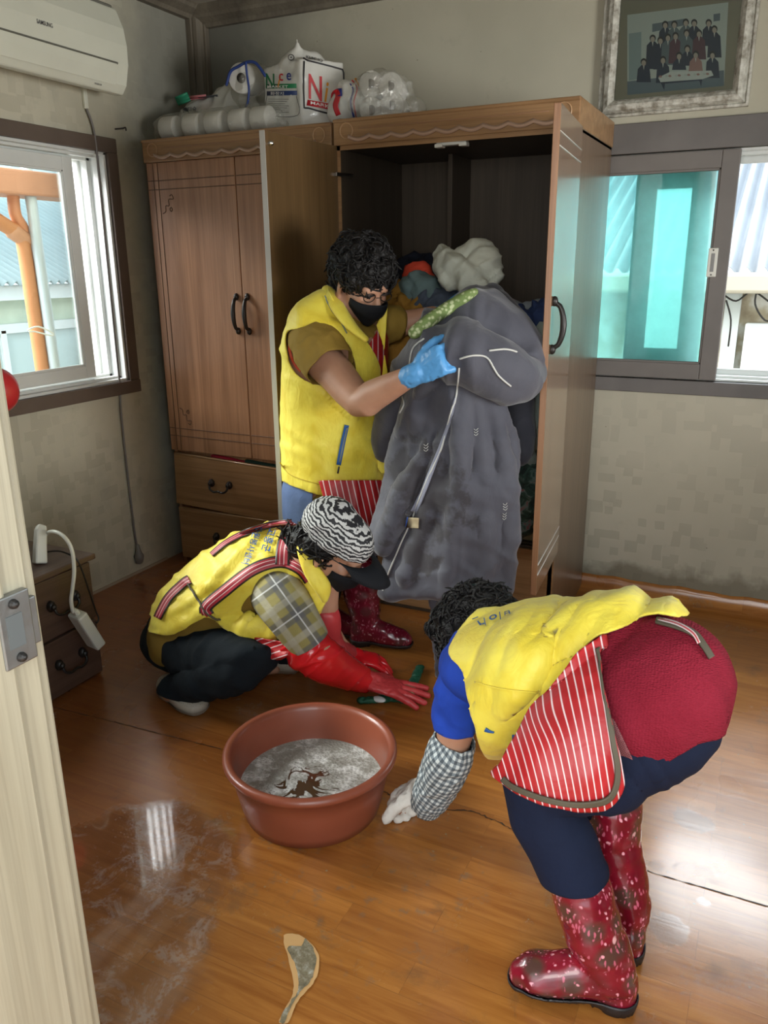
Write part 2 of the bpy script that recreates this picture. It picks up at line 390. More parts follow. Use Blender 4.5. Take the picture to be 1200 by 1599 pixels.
def m_floor():
    k = NT('laminate_floor'); g = k.geo(); x = k.sep(g)
    b = k.n('TexBrick', {'Vector': g, 'Color1': (0, 0, 0, 1), 'Color2': (1, 1, 1, 1), 'Mortar': (0, 0, 0, 1), 'Scale': 1., 'Mortar Size': .0009, 'Brick Width': .52, 'Row Height': .085, 'Bias': 0.}, offset=.37, offset_frequency=2)
    tone = k.sep(b.outputs[0])[0]
    gv = k.map(g, (.09, 1, 1)); gv = k.n('VectorMath', {0: gv, 1: k.n('VectorMath', {0: k.n('CombineXYZ', {0: tone, 1: tone, 2: 0.}).outputs[0], 1: (3, 7, 0)}, operation='MULTIPLY').outputs[0]}, operation='ADD').outputs[0]
    n1 = k.noise(gv, 38, 6, .62, .9)
    c = k.mix(k.mask(n1, .3, .7), (.29, .098, .017), (.49, .200, .042))
    c = k.mix(k.math('MULTIPLY', tone, .38), c, (.19, .055, .012))
    # red brown vinyl towards the left wall
    red = k.mask(k.math('SUBTRACT', k.math('MULTIPLY', k.noise(g, 1.5, 2), .4), x[0]), 1.15, 2.0)
    c = k.mix(k.math('MULTIPLY', red, .55), c, (.16, .045, .022))
    c = k.mix(k.math('MULTIPLY', b.outputs[1], .35), c, (.09, .03, .01))
    d1 = k.noise(g, 5.5, 7, .7, .3)
    dirt = k.math('MULTIPLY', k.mask(d1, .57, .68), .45); c = k.mix(dirt, c, (.085, .055, .03))
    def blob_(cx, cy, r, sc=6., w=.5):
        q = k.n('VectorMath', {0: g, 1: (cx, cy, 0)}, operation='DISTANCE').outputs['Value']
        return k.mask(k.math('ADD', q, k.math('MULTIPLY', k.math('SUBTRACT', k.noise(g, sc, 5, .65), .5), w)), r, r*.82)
    # dust and scuffs around the basin
    sc_ = k.math('MULTIPLY', blob_(-.75, 1.38, .33, 7, .5), k.mask(k.noise(k.map(g, (1, 1, 1)), 21, 5, .7), .56, .66)); c = k.mix(k.math('MULTIPLY', sc_, .5), c, (.16, .13, .09))
    crumbs = k.math('MULTIPLY', k.math('SUBTRACT', 1., k.mask(k.vor(g, 24.), .05, .09)), k.mask(k.noise(g, 4, 2), .52, .58)); c = k.mix(crumbs, c, (.30, .22, .12))
    # wet: a big suds puddle by the door, thin wet film elsewhere, a brown puddle by the boots
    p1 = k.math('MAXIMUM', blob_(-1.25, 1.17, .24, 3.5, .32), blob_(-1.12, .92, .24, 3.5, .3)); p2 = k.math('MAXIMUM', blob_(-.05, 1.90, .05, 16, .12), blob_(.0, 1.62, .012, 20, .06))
    p3 = k.math('MAXIMUM', p2, blob_(-.06, 1.50, .05, 18, .1))
    film = k.mask(k.noise(g, 1.6, 3), .40, .62)
    bub = k.math('MULTIPLY', k.math('SUBTRACT', 1., k.mask(k.vor(g, 75.), .1, .3)), p1)
    wet = k.math('MAXIMUM', p1, p3)
    ro = k.mix(film, (.22,)*3, (.36,)*3); ro = k.mix(wet, ro, (.05,)*3); ro = k.mix(p3, ro, (.2,)*3); ro = k.mix(dirt, ro, (.5,)*3)
    c = k.mix(k.math('MULTIPLY', p3, .5), c, (.13, .045, .01)); c = k.mix(k.math('MULTIPLY', p1, .35), c, (.15, .075, .05))
    suds = k.math('MULTIPLY', k.math('MULTIPLY', p1, k.mask(k.noise(g, 9, 6, .75, 1.), .5, .6)), k.mask(k.vor(g, 90.), .15, .45)); c = k.mix(k.math('MULTIPLY', suds, .28), c, (.5, .45, .42))  # suds colour also paints in the whitish streaks reflected by the puddle
    hb = k.math('ADD', k.math('MULTIPLY', n1, .10), k.math('MULTIPLY', k.noise(g, 2.6, 2), 1.4))
    h2 = k.math('ADD', k.math('ADD', hb, k.math('MULTIPLY', bub, .045)), k.math('MULTIPLY', k.math('MULTIPLY', k.noise(g, 15, 3), p1), .11))
    return k.bsdf(Base_Color=c, Roughness=k.n('RGBToBW', {0: ro}).outputs[0], Normal=k.bump(h2, .35, .012), Coat_Weight=k.math('MULTIPLY_ADD', p1, .75, .25), Coat_Roughness=k.math('MULTIPLY_ADD', p1, -.12, .16), Coat_IOR=1.7)
M = {}
M['wall_l'] = m_wallpaper('wallpaper_left', 'left'); M['wall_b'] = m_wallpaper('wallpaper_back', 'back')
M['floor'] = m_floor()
M['ceil'] = plain('ceiling_paper', (.34, .32, .26), .8, vary=.2)
M['cornice'] = wood('dark_cornice', (.10, .085, .065), (.19, .165, .125), (1, 1, .2), .6, 8, False, 0)
M['trimbrown'] = plain('brown_window_trim', (.105, .078, .062), .55, vary=.15, bscale=40, bst=.08)
M['sash_brown'] = plain('grey_brown_sash', (.145, .13, .12), .5, vary=.1)
M['pvc'] = plain('white_window_plastic', (.60, .62, .60), .35, vary=.05)
M['pvcsh'] = plain('dark_gasket', (.03, .03, .03), .6)
M['wood'] = wood('wardrobe_wood', (.24, .115, .055), (.41, .215, .115), (1, 1, .05))
M['woodh'] = wood('wardrobe_wood_crosswise', (.21, .11, .045), (.36, .205, .095), (.05, 1, 1))
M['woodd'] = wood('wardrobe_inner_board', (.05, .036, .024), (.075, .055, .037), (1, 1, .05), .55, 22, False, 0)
M['wood_in'] = wood('door_inner_board', (.085, .048, .018), (.125, .072, .029), (1, 1, .05), .42, 22, True, .1)
M['wood_side'] = wood('wardrobe_side_board', (.12, .075, .048), (.18, .12, .075), (1, 1, .05), .3, 20, False, .2)
M['chest'] = wood('chest_wood', (.075, .042, .03), (.13, .075, .052), (1, .05, 1), .45)
M['jamb'] = wood('painted_jamb', (.31, .27, .185), (.45, .405, .295), (1, 1, .06), .5, 16, False, .1)
M['black'] = plain('aged_black_metal', (.035, .032, .03), .38, .6, 60, .2)
M['steel'] = plain('worn_steel', (.33, .33, .32), .38, .85, 40, .2, .3)
M['chrome'] = plain('chrome', (.7, .7, .7), .2, 1)
M['groove'] = plain('carved_groove', (.10, .05, .025), .6)
M['white'] = plain('white_plastic', (.66, .66, .6), .4, vary=.04)
M['acw'] = plain('aged_white_plastic', (.60, .61, .52), .42, vary=.04)
M['acd'] = plain('shadow_gap', (.12, .12, .10), .7)
M['ink'] = plain('dark_lettering', (.06, .06, .07), .6)

# ------------------------------------------------------------------ room shell
W, B, H = -2.595, 3.362, 2.5
RX = 1.35; FY = .5
def S(o): o['kind'] = 'structure'; return o
def solid(name, boxes, mat, parent=None, bevel=0, smooth=False):
    m = MB()
    for lo, hi in boxes: m.box(lo, hi)
    return m.build(name, mat, parent, smooth=smooth, bevel=bevel)
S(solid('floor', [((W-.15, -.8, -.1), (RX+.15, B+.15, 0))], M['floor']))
S(solid('ceiling', [((W-.15, FY-.1, H), (RX+.15, B+.15, H+.1))], M['ceil']))
# left wall with the window opening Y 1.05..2.70  Z .90..1.835
wy0, wy1, wz0, wz1 = 1.0, 2.705, .90, 1.835
S(solid('wall_left', [((W-.2, FY-.1, 0), (W, wy0, H)), ((W-.2, wy1, 0), (W, B+.2, H)), ((W-.2, wy0, 0), (W, wy1, wz0)), ((W-.2, wy0, wz1), (W, wy1, H))], M['wall_l']))
bx0, bx1, bz0, bz1 = -1.45, .55, .935, 1.775
S(solid('wall_back', [((W, B, 0), (bx0, B+.2, H)), ((bx1, B, 0), (RX+.1, B+.2, H)), ((bx0, B, 0), (bx1, B+.2, bz0)), ((bx0, B, bz1), (bx1, B+.2, H))], M['wall_b']))
sy0, sy1, sz0, sz1 = .8, 2.3, .8, 1.9  # unseen opening added to let light in from the side
S(solid('wall_right', [((RX, FY-.1, 0), (RX+.15, sy0, H)), ((RX, sy1, 0), (RX+.15, B+.1, H)), ((RX, sy0, 0), (RX+.15, sy1, sz0)), ((RX, sy0, sz1), (RX+.15, sy1, H))], M['wall_b']))
S(solid('wall_front', [((W-.1, FY-.11, 0), (-.80, FY-.01, H)), ((.42, FY-.11, 0), (RX+.1, FY-.01, H)), ((-.80, FY-.11, 2.06), (.42, FY-.01, H))], M['wall_b']))
# cornice
def cornice(name, a, b, inn):
    prof = [(0, -.045), (.018, -.045), (.024, -.03), (.045, -.012), (.05, 0), (.062, .012), (.062, .05), (0, .05)]
    m = MB(); a, b, inn = Vector(a), Vector(b), Vector(inn)
    V = [p+inn*u+Vector((0, 0, v)) for p in (a, b) for u, v in prof]; n = len(prof)
    m.add(V, [(i, (i+1) % n, n+(i+1) % n, n+i) for i in range(n)]+[tuple(range(n)), tuple(range(2*n-1, n-1, -1))])
    return S(m.build(name, M['cornice'], smooth=False))
cornice('trim_1', (W, FY, 2.495), (W, B, 2.495), (1.6, 0, 0)); cornice('trim_2', (W, B, 2.465), (RX, B, 2.465), (0, -1.3, 0))
m = MB(); m.box((W, B-.03, 0), (W+.075, B, 2.46)); m.box((W, B-.075, 0), (W+.03, B-.03, 2.46)); m.tube([(W+.035, B-.035, 0), (W+.035, B-.035, 2.46)], .03, 12, cap=False)
S(m.build('trim_3', M['cornice'], smooth=False, bevel=.004))
# vinyl flooring turned up at the back wall and along the right
m = MB(); n = 60; V = []
for i in range(n+1):
    x = -.70+(RX+.70)*i/n; q = .002*math.sin(x*21)+.0015*math.sin(x*47+1)
    for a, b in ((-.075, .001), (-.045, .004), (-.022, .018+q), (-.010+q*.5, .045+q), (-.006, .062+q*1.4), (-.001, .063+q*1.4)): V.append((x, B+a, b))
m.add(V, [(i*6+j, (i+1)*6+j, (i+1)*6+j+1, i*6+j+1) for i in range(n) for j in range(5)])
S(tag(m.build('baseboard_back', M['floor'])))
S(solid('baseboard_left', [((W, 1.9, 0), (W+.006, 2.84, .012))], plain('sealant', (.33, .27, .2), .6)))
# seam cracks in the vinyl
def floorline(name, pts, w, mat, z=.0012, jag=.004, seed=1):
    rnd = random.Random(seed); L = cr([(x, y, 0) for x, y in pts], 14); V = []
    for i, p in enumerate(L):
        t = (L[min(i+1, len(L)-1)]-L[max(i-1, 0)]).normalized(); nn = Vector((-t.y, t.x, 0)); j = nn*rnd.uniform(-jag, jag); ww = w*rnd.uniform(.3, 1)
        V += [p+j+nn*ww/2+Vector((0, 0, z)), p+j-nn*ww/2+Vector((0, 0, z))]
    return S(mk(name, V, [(2*i, 2*i+1, 2*i+3, 2*i+2) for i in range(len(L)-1)], mat, smooth=False))
M['crack'] = plain('dark_seam', (.03, .015, .008), .5)
fl = lambda px, py: (P(px, py, Z=0).x, P(px, py, Z=0).y)
floorline('floor_seam', [fl(85, 1105), fl(180, 1128), fl(250, 1146), fl(345, 1170)], .004, M['crack'], jag=.0012)
floorline('floor_seam', [fl(970, 1348), fl(1060, 1375), fl(1200, 1416)], .0045, M['crack'], jag=.001, seed=2)
floorline('floor_seam', [fl(600, 1236), fl(660, 1262), fl(735, 1268), fl(790, 1290), fl(830, 1312)], .005, M['crack'], jag=.004, seed=3)
# torn patch in the vinyl
def flatpoly(name, pts, z, mat, k=3, jag=0., seed=0, parent=None, kind=True, th=.0015):
    rnd = random.Random(seed); q = smoothpoly(pts, k); V = [P(x+rnd.uniform(-jag, jag), y+rnd.uniform(-jag, jag), Z=0) for x, y in q]
    n = len(V); V2 = [Vector((v.x, v.y, z)) for v in V]+[Vector((v.x, v.y, max(0, z-th))) for v in V]
    bm = bmesh.new(); vs = [bm.verts.new(v) for v in V2[:n]]; f = bm.faces.new(vs); bmesh.ops.triangulate(bm, faces=[f]); me = bpy.data.meshes.new(name); bm.to_mesh(me); bm.free()
    return link(name, me, parent, mat)
def m_concrete():
    k = NT('bare_screed'); g = k.geo(); n1 = k.noise(g, 45, 6, .7); c = k.ramp(n1, [(.3, (.09, .075, .045)), (.5, (.22, .18, .105)), (.62, (.36, .33, .25)), (.72, (.7, .68, .6))])
    return k.bsdf(Base_Color=c, Roughness=.8, Normal=k.bump(n1, .8, .004))
o = flatpoly('torn_floor_edge', [(443, 1466), (448, 1460), (462, 1460), (478, 1467), (492, 1482), (499, 1497), (497, 1520), (489, 1538), (478, 1550), (466, 1565), (458, 1580), (450, 1599), (436, 1599), (440, 1585), (449, 1570), (457, 1553), (458, 1535), (454, 1512), (448, 1490)], .003, plain('torn_paper_backing', (.62, .36, .14), .7, vary=.15), jag=.8)
S(tag(o, 'torn hole in the orange vinyl floor with pale paper edge and grey screed', 'floor'))
o2 = flatpoly('bare_screed', [(451, 1481), (470, 1479), (478, 1468), (489, 1483), (494, 1500), (490, 1522), (483, 1536), (472, 1548), (463, 1562), (452, 1580), (445, 1599), (437, 1599), (443, 1583), (453, 1568), (464, 1552), (467, 1538), (463, 1512), (453, 1494)], .0042, m_concrete(), jag=1.2, seed=4); S(o2)

# ------------------------------------------------------------------ door jamb with strike plate
m = MB()
xj = -.637
m.box((xj-.16, .20, 0), (xj, .5, 2.06)); m.box((xj-.01, .12, 0), (xj+.006, .468, 2.06)); m.box((-.80, .5, 0), (xj-.005, .512, 2.06))
jb = S(m.build('trim_4', M['jamb'], smooth=False, bevel=.004))
m = MB(); zc = P(42, 970, X=xj).z; yc = P(44, 970, X=xj+.002).y
M_pl = MB(); M_pl.box((xj, .455, zc-.037), (xj+.0085, .492, zc+.037)); M_pl.box((xj, .485, zc-.024), (xj+.007, .5, zc+.026)); yc = .466
pl = M_pl.build('strike_plate', M['steel'], None, smooth=False, bevel=.0015); tag(pl, 'worn steel strike plate screwed to the pale wooden door jamb', 'door hardware')
m = MB(); m.box((xj+.0085, yc-.004, zc-.017), (xj+.0095, yc+.014, zc+.017)); m.build('latch_hole', plain('hole_dark', (.10, .11, .11), .6), pl, smooth=False)
for s in (-1, 1):
    m = MB(); V, Fc = tube([(xj+.008, yc+.006, zc+s*.028), (xj+.0105, yc+.006, zc+s*.028)], .005, 12); m.add(V, Fc); m.build('screw', M['black'], pl, smooth=False)

# ------------------------------------------------------------------ windows
def m_glass(name, tint, rough=.02, gl=.12, frost=0, lift=None):
    k = NT(name); t = k.n('BsdfTransparent', {'Color': tint}).outputs[0]; g_ = k.n('BsdfGlossy', {'Roughness': rough}).outputs[0]
    fr = k.n('Fresnel', {'IOR': 1.45}).outputs[0]; s = k.n('MixShader', {0: fr, 1: t, 2: g_}).outputs[0]
    if frost:
        d = k.n('BsdfTranslucent', {'Color': lift or tint}).outputs[0]; n_ = k.mask(k.noise(k.geo(), 9, 5, .6), .35, .7)
        s = k.n('MixShader', {0: k.math('MULTIPLY_ADD', n_, frost*.25, frost), 1: s, 2: d}).outputs[0]
    k.t.links.new(s, k.out.inputs[0]); return k.m
M['glass'] = m_glass('clear_glass', (.93, .97, .96))
M['cyan'] = m_glass('blue_green_glass', (.62, .95, .93), frost=.26, lift=(.60, .97, .93))
M['cyan2'] = m_glass('pale_glass', (.78, .95, .94), frost=.45, lift=(.85, .98, .96))
# left window
m = MB(); t_ = .057
m.box((W-.02, wy0-t_, wz1), (W+.014, wy1+t_, wz1+t_)); m.box((W-.02, wy0-t_, wz0-.055), (W+.018, wy1+t_, wz0)); m.box((W-.02, wy1, wz0), (W+.014, wy1+t_, wz1)); m.box((W-.02, wy0-t_, wz0), (W+.014, wy0, wz1))
S(m.build('window_1_trim', M['trimbrown'], smooth=False, bevel=.003))
m = MB()
for dx, w_ in ((0, .012), (-.03, .022), (-.055, .014), (-.08, .03), (-.11, .016), (-.135, .028)):   # stepped white frame
    x0 = W+dx-.028; x1 = W+dx
    m.box((x0, wy1-w_, wz0), (x1, wy1, wz1)); m.box((x0, wy0, wz0), (x1, wy0+w_, wz1)); m.box((x0, wy0, wz1-w_), (x1, wy1, wz1)); m.box((x0, wy0, wz0), (x1, wy1, wz0+w_))
S(m.build('window_1_frame', M['pvc'], smooth=False, bevel=.002))
def sash(name, y0, y1, z0, z1, x, w, mat, glass, dep=.03, axis='x'):
    m = MB()
    def bx(a0, a1, c0, c1, d=0., e=dep):
        if axis == 'x': m.box((x-e+d, a0, c0), (x+d, a1, c1))
        else: m.box((a0, x-d, c0), (a1, x+e-d, c1))
    bx(y0, y0+w, z0, z1); bx(y1-w, y1, z0, z1); bx(y0+w, y1-w, z0, z0+w); bx(y0+w, y1-w, z1-w, z1)
    i = w*.72
    for a in ((y0+i, y0+w+.008, z0+i, z1-i), (y1-w-.008, y1-i, z0+i, z1-i), (y0+i, y1-i, z0+i, z0+w+.008), (y0+i, y1-i, z1-w-.008, z1-i)): bx(*a, d=-.004, e=.01)
    S(m.build(name, mat, smooth=False, bevel=.003))
    g_ = MB(); q = w-.002
    if axis == 'x': g_.box((x-dep*.6, y0+q, z0+q), (x-dep*.45, y1-q, z1-q))
    else: g_.box((y0+q, x+dep*.45, z0+q), (y1-q, x+dep*.6, z1-q))
    return S(g_.build(name.replace('sash', 'glass'), glass, smooth=False))
sash('window_1_sash', 1.9, 2.565, wz0+.03, wz1-.03, W-.045, .052, M['pvc'], M['glass'])
sash('window_1_sash', 1.15, 1.93, wz0+.03, wz1-.03, W-.085, .052, M['pvc'], M['glass'])
S(solid('window_1_gasket', [((W-.074, 2.566, wz0+.03), (W-.066, 2.574, wz1-.03))], M['pvcsh']))
# back window
m = MB()
m.box((bx0-.05, B-.014, bz1+.0), (bx1+.05, B+.02, bz1+.105)); m.box((bx0-.05, B-.014, bz0-.055), (bx1+.05, B+.03, bz0)); m.box((bx1, B-.014, bz0), (bx1+.05, B+.02, bz1)); m.box((bx0-.05, B-.014, bz0), (bx0, B+.02, bz1))
S(m.build('window_2_trim', plain('dark_grey_brown_trim', (.13, .12, .115), .55, vary=.15), smooth=False, bevel=.003))
m = MB()
for dy, w_ in ((.02, .01), (.05, .022), (.075, .012), (.10, .045), (.13, .02), (.155, .035)):
    m.box((bx0, B+dy, bz1-w_), (bx1, B+dy+.024, bz1)); m.box((bx0, B+dy, bz0), (bx1, B+dy+.024, bz0+w_*.9)); m.box((bx1-w_, B+dy, bz0), (bx1, B+dy+.024, bz1)); m.box((bx0, B+dy, bz0), (bx0+w_, B+dy+.024, bz1))
S(m.build('window_2_frame', M['pvc'], smooth=False, bevel=.002))
sash('window_2_sash', -1.02, -.205, bz0+.004, bz1-.004, B-.006, .062, M['sash_brown'], M['cyan'], dep=.035, axis='y')
xa, xb = P(984, 420, Y=B+.11).x, P(1103, 420, Y=B+.11).x
sash('window_2_sash', xa, xb, bz0+.03, bz1-.04, B+.11, .072, M['sash_brown'], M['cyan2'], dep=.03, axis='y')
hd = P(1113, 410, Y=B-.008)
m = MB(); m.box((hd.x-.017, B-.011, hd.z-.052), (hd.x+.017, B-.006, hd.z+.052)); pull = m.build('window_pull', M['white'], None, smooth=False, bevel=.004); tag(pull, 'white recessed finger pull on the brown sliding sash', 'window hardware')
m = MB(); m.box((hd.x-.006, B-.0125, hd.z-.033), (hd.x+.007, B-.011, hd.z+.033)); m.build('recess', plain('pull_recess', (.22, .22, .22), .5), pull, smooth=False, bevel=.001)
for s in (-1, 1):
    V, Fc = tube([(hd.x, B-.011, hd.z+s*.044), (hd.x, B-.013, hd.z+s*.044)], .003, 8); mk('screw', V, Fc, M['black'], pull)

# ------------------------------------------------------------------ outside
def m_corr(name, c, sc=40, axis=0, rough=.5):
    k = NT(name); g = k.geo(); n_ = k.noise(g, 3, 4)
    return k.bsdf(Base_Color=k.mix(n_, tuple(x*.75 for x in c), c), Roughness=rough)
def corrugated(name, a, b, c, d, waves, amp, mat, label, cat):
    """sheet a-b (eave) to d-c (ridge)"""
    a, b, c, d = map(Vector, (a, b, c, d)); nrm = (b-a).cross(d-a).normalized(); n = waves*8; V = []
    for i in range(n+1):
        t = i/n; o = nrm*amp*math.sin(t*waves*2*math.pi)
        V += [a.lerp(b, t)+o, d.lerp(c, t)+o]
    o = mk(name, V, [(2*i, 2*i+2, 2*i+3, 2*i+1) for i in range(n)], mat, None, solid=.004); return tag(o, label, cat)
# neighbour's house beyond the left window
hse = empty('neighbour_house', (-5.2, 4.2, 0), 'pale green neighbour house with white window and blue grey roof outside left window', 'house')
M['paleg'] = plain('pale_green_render', (.58, .66, .55), .8, vary=.1); M['extw'] = plain('outdoor_white', (.62, .66, .66), .5)
solid('wall', [((-5.4, 2.0, -.3), (-5.2, 8.5, 1.24))], M['paleg'], hse)
solid('eave_board', [((-5.2, 2.0, 1.16), (-5.05, 8.5, 1.265))], M['extw'], hse, .004)
m = MB(); wys = (3.72, 4.95)
for a in ((wys[0], wys[0]+.06, .1, .98), (wys[1]-.06, wys[1], .1, .98), (wys[0], wys[1], .92, .99), (4.12, 4.17, .1, .95)): m.box((-5.2, a[0], a[2]), (-5.14, a[1], a[3]))
wf = m.build('window_frame', M['extw'], hse, smooth=False, bevel=.005)
solid('window_pane', [((-5.19, wys[0]+.05, .1), (-5.17, wys[1]-.05, .93))], plain('grey_blue_pane', (.42, .52, .52), .12, spec=.8), hse)
o = corrugated('roof', (-5.0, 2.0, 1.28), (-5.0, 9.0, 1.28), (-8.2, 9.0, 2.75), (-8.2, 2.0, 2.75), 90, .018, m_corr('blue_grey_sheet', (.38, .48, .50)), None, None); o.parent = hse; o.matrix_parent_inverse = parent_inv(hse)
m = MB(); a = P(0, 345, X=-3.3); b = P(30, 345, X=-3.3)
pts = [P(-25, 330, X=-3.3), P(8, 352, X=-3.3), P(32, 368, X=-3.3), P(40, 400, X=-3.3), P(52, 480, X=-3.3), P(66, 575, X=-3.3), P(84, 700, X=-3.3), P(120, 1000, X=-3.3)]
dp = empty('downpipe', (pts[-1].x, pts[-1].y, 0), 'orange rainwater downpipe with ribbed elbow outside the left window', 'pipe')
V, Fc = tube(pts, .034, 16, k=4); mk('pipe', V, Fc, plain('orange_pipe', (.50, .21, .085), .45, vary=.05), dp)
V, Fc = tube([P(20, 300, X=-3.3), P(24, 335, X=-3.3), P(36, 356, X=-3.3), P(36, 372, X=-3.3)], .028, 14, k=4); mk('inlet_pipe', V, Fc, plain('orange_inlet', (.55, .23, .11), .45), dp)
m = MB()
for i in range(7): 
    q = P(22+i*3, 362+i*2, X=-3.3); V, Fc = tube([q-Vector((0, .003, 0)), q+Vector((0, .003, 0))], .039, 14); m.add(V, Fc)
m.build('ribbed_elbow', plain('ribbed_orange', (.5, .25, .14), .5), dp)
gt = solid('rain_gutter', [((-3.4, 1.2, P(30, 300, X=-3.3).z-.02), (-3.2, 5.0, P(30, 272, X=-3.3).z+.01))], plain('terracotta_gutter', (.50, .24, .14), .5), bevel=.01); tag(gt, 'terracotta rain gutter hanging above the orange downpipe outside', 'gutter')
V, Fc = tube([P(38, 240, X=-3.25), P(84, 560, X=-3.25), P(150, 1000, X=-3.25)], .026, 14); po = mk('galvanised_pole', V, Fc, plain('galvanised', (.50, .57, .60), .4, .3)); tag(po, 'grey galvanised pole beside the orange downpipe outside', 'pole')
V, Fc = tube([P(44, 515, X=-3.2), P(60, 510, X=-3.2), P(82, 520, X=-3.2), P(80, 524, X=-3.2), P(56, 518, X=-3.2), P(46, 518, X=-3.2)], .004, 6, k=4); o = mk('tie_wire', V, Fc, M['white']); tag(o, 'pale wire tying the orange downpipe to the grey pole', 'wire')
# shed beyond the back window
sh = empty('shed', (.4, 5.8, 0), 'whitewashed shed with grey corrugated roof outside back window', 'shed')
o = corrugated('roof', (-3.0, 5.45, 1.335), (4.0, 5.45, 1.335), (4.0, 8.3, 2.52), (-3.0, 8.3, 2.52), 74, .022, m_corr('grey_sheet', (.30, .33, .37)), None, None); o.parent = sh; o.matrix_parent_inverse = parent_inv(sh)
solid('gutter', [((-3, 5.36, 1.20), (4, 5.5, 1.32))], plain('cream_gutter', (.50, .45, .36), .5), sh, .02)
def m_patchy():
    k = NT('patched_wall'); g = k.geo(); v = k.vor(k.map(g, (1, 1, 1.6)), 3.4, out='Color'); n_ = k.noise(g, 5, 5)
    c = k.ramp(n_, [(.35, (.22, .17, .11)), (.48, (.42, .36, .26)), (.55, (.62, .60, .55)), (.7, (.66, .64, .58))]); return k.bsdf(Base_Color=c, Roughness=.8)
solid('wall', [((-3, 5.6, -.3), (4, 5.8, 1.3))], m_patchy(), sh)
solid('post', [((-.33, 5.52, -.3), (-.24, 5.6, 1.2))], M['extw'], sh); solid('board', [((-.2, 5.5, .3), (.0, 5.58, 1.02))], M['extw'], sh, .01)
for i, L_ in enumerate(([(1128, 458), (1150, 470), (1175, 455), (1200, 470)], [(1185, 445), (1180, 475), (1195, 500), (1210, 498)], [(1135, 470), (1142, 500), (1138, 540)])):
    V, Fc = tube([P(x, y, Y=5.42) for x, y in L_], .006, 6, k=5); o = mk('cable', V, Fc, M['black'], sh)
S(solid('ground', [((-14, -8, -.5), (14, 14, -.32))], plain('concrete_yard', (.4, .39, .36), .85)))

# ------------------------------------------------------------------ things on the walls
# air conditioner
ac = empty('air_conditioner', (W, 2.2, 2.03), 'white wall mounted air conditioner above the left window', 'air conditioner')
prof = [(0, 2.345), (.13, 2.345), (.17, 2.32), (.200, 2.25), (.209, 2.19), (.207, 2.125), (.188, 2.055), (.166, 2.026), (.135, 2.024), (.11, 2.045), (0, 2.07)]
def prism(prof, y0, y1, x0=W):
    V = [(x0+a, y, z) for y in (y0, y1) for a, z in prof]; n = len(prof)
    return V, [(i, n+i, n+(i+1) % n, (i+1) % n) for i in range(n)]+[tuple(range(n)), tuple(range(2*n-1, n-1, -1))]
V, Fc = prism(prof, 1.75, 2.665); mk('casing', V, Fc, M['acw'], ac, smooth=False, bevel=.006)
fl_ = [(.203, 2.121), (.2085, 2.119), (.2035, 2.09), (.1895, 2.048), (.184, 2.052), (.199, 2.09)]
V, Fc = prism(fl_, 1.75, 2.60); mk('air_flap', V, Fc, M['acw'], ac, smooth=False, bevel=.001)
V, Fc = prism([(.203, 2.121), (.2078, 2.126), (.2090, 2.122), (.204, 2.117)], 1.75, 2.605); mk('flap_gap', V, Fc, M['acd'], ac, smooth=False)
V, Fc = prism([(.166, 2.330), (.172, 2.326), (.170, 2.319), (.163, 2.324)], 1.75, 2.64); mk('top_groove', V, Fc, M['acd'], ac, smooth=False)
a, b = P(55, 31, X=W+.206), P(80, 42, X=W+.206); ux = Vector((0, 1, 0)); 
write_at('logo', 'SAMSUNG', Vector((W+.2105, 2.232, 2.172)), (0, .0150, 0), (.0, 0, .019), M['ink'], ac)
write_at('small_print', 'INVERTER', Vector((W+.181, 2.50, 2.036)), (0, .008, 0), (.004, 0, .007), M['ink'], ac)
# cord
cp = [P(x, y, X=W+.012) for x, y in ((136, 172), (143, 190), (148, 212), (152, 245), (160, 330), (172, 450), (181, 540), (187, 600), (189, 640), (195, 700), (203, 770), (211, 835), (216, 862))]
cd = empty('power_cord', cp[-1], 'grey power cord hanging down the left wall from the air conditioner', 'cord')
V, Fc = tube(cp, .0045, 8, k=4); mk('cord', V, Fc, plain('grey_cord', (.16, .15, .145), .5), cd)
m = MB(); q = P(132, 150, X=W+.008); m.box((W, q.y-.008, q.z-.045), (W+.014, q.y+.012, q.z+.045)); m.build('cable_clip', M['acw'], cd, smooth=False, bevel=.003)
q = P(217, 868, X=W+.02); m = MB(); V, Fc = tube([q+Vector((0, 0, .05)), q+Vector((0, 0, .02)), q, q-Vector((0, 0, .02))], [.008, .014, .024, .02], 12); m.add(V, Fc); m.build('plug', plain('grey_plug', (.17, .16, .15), .5), cd)
q = P(188, 201, X=W+.01); V, Fc = tube([q+Vector((-.01, -.02, -.003)), q+Vector((.012, 0, 0)), q+Vector((.014, .016, .006)), q+Vector((.014, .018, -.004))], .003, 8, k=3); o = mk('wall_hook', V, Fc, M['black']); tag(o, 'small black nail hook on left wall beside the wardrobe', 'hook')
# photo in its frame
pf = empty('framed_photo', P(1060, 178, Y=B-.02), 'family group photograph in an ornate whitewashed frame above back window', 'picture frame')
fx0, fx1, fz0, fz1 = P(952, 181, Y=B).x-.04, P(1170, 160, Y=B).x, 1.905, 2.40
def m_ornate():
    k = NT('whitewashed_frame'); g = k.geo(); n_ = k.noise(g, 28, 6, .7); c = k.ramp(n_, [(.35, (.20, .18, .14)), (.5, (.42, .41, .36)), (.65, (.58, .58, .52))])
    return k.bsdf(Base_Color=c, Roughness=.5, Normal=k.bump(k.vor(g, 45.), .6, .006))
M['orn'] = m_ornate(); bw = .058
m = MB(); fr_prof = [(0, 0), (0, .018), (.008, .02), (.012, .014), (.022, .030), (.038, .036), (.05, .026), (bw, .014), (bw, 0)]
cs = [(fx0, fz0, 1, 1), (fx1, fz0, -1, 1), (fx1, fz1, -1, -1), (fx0, fz1, 1, -1)]; V = []
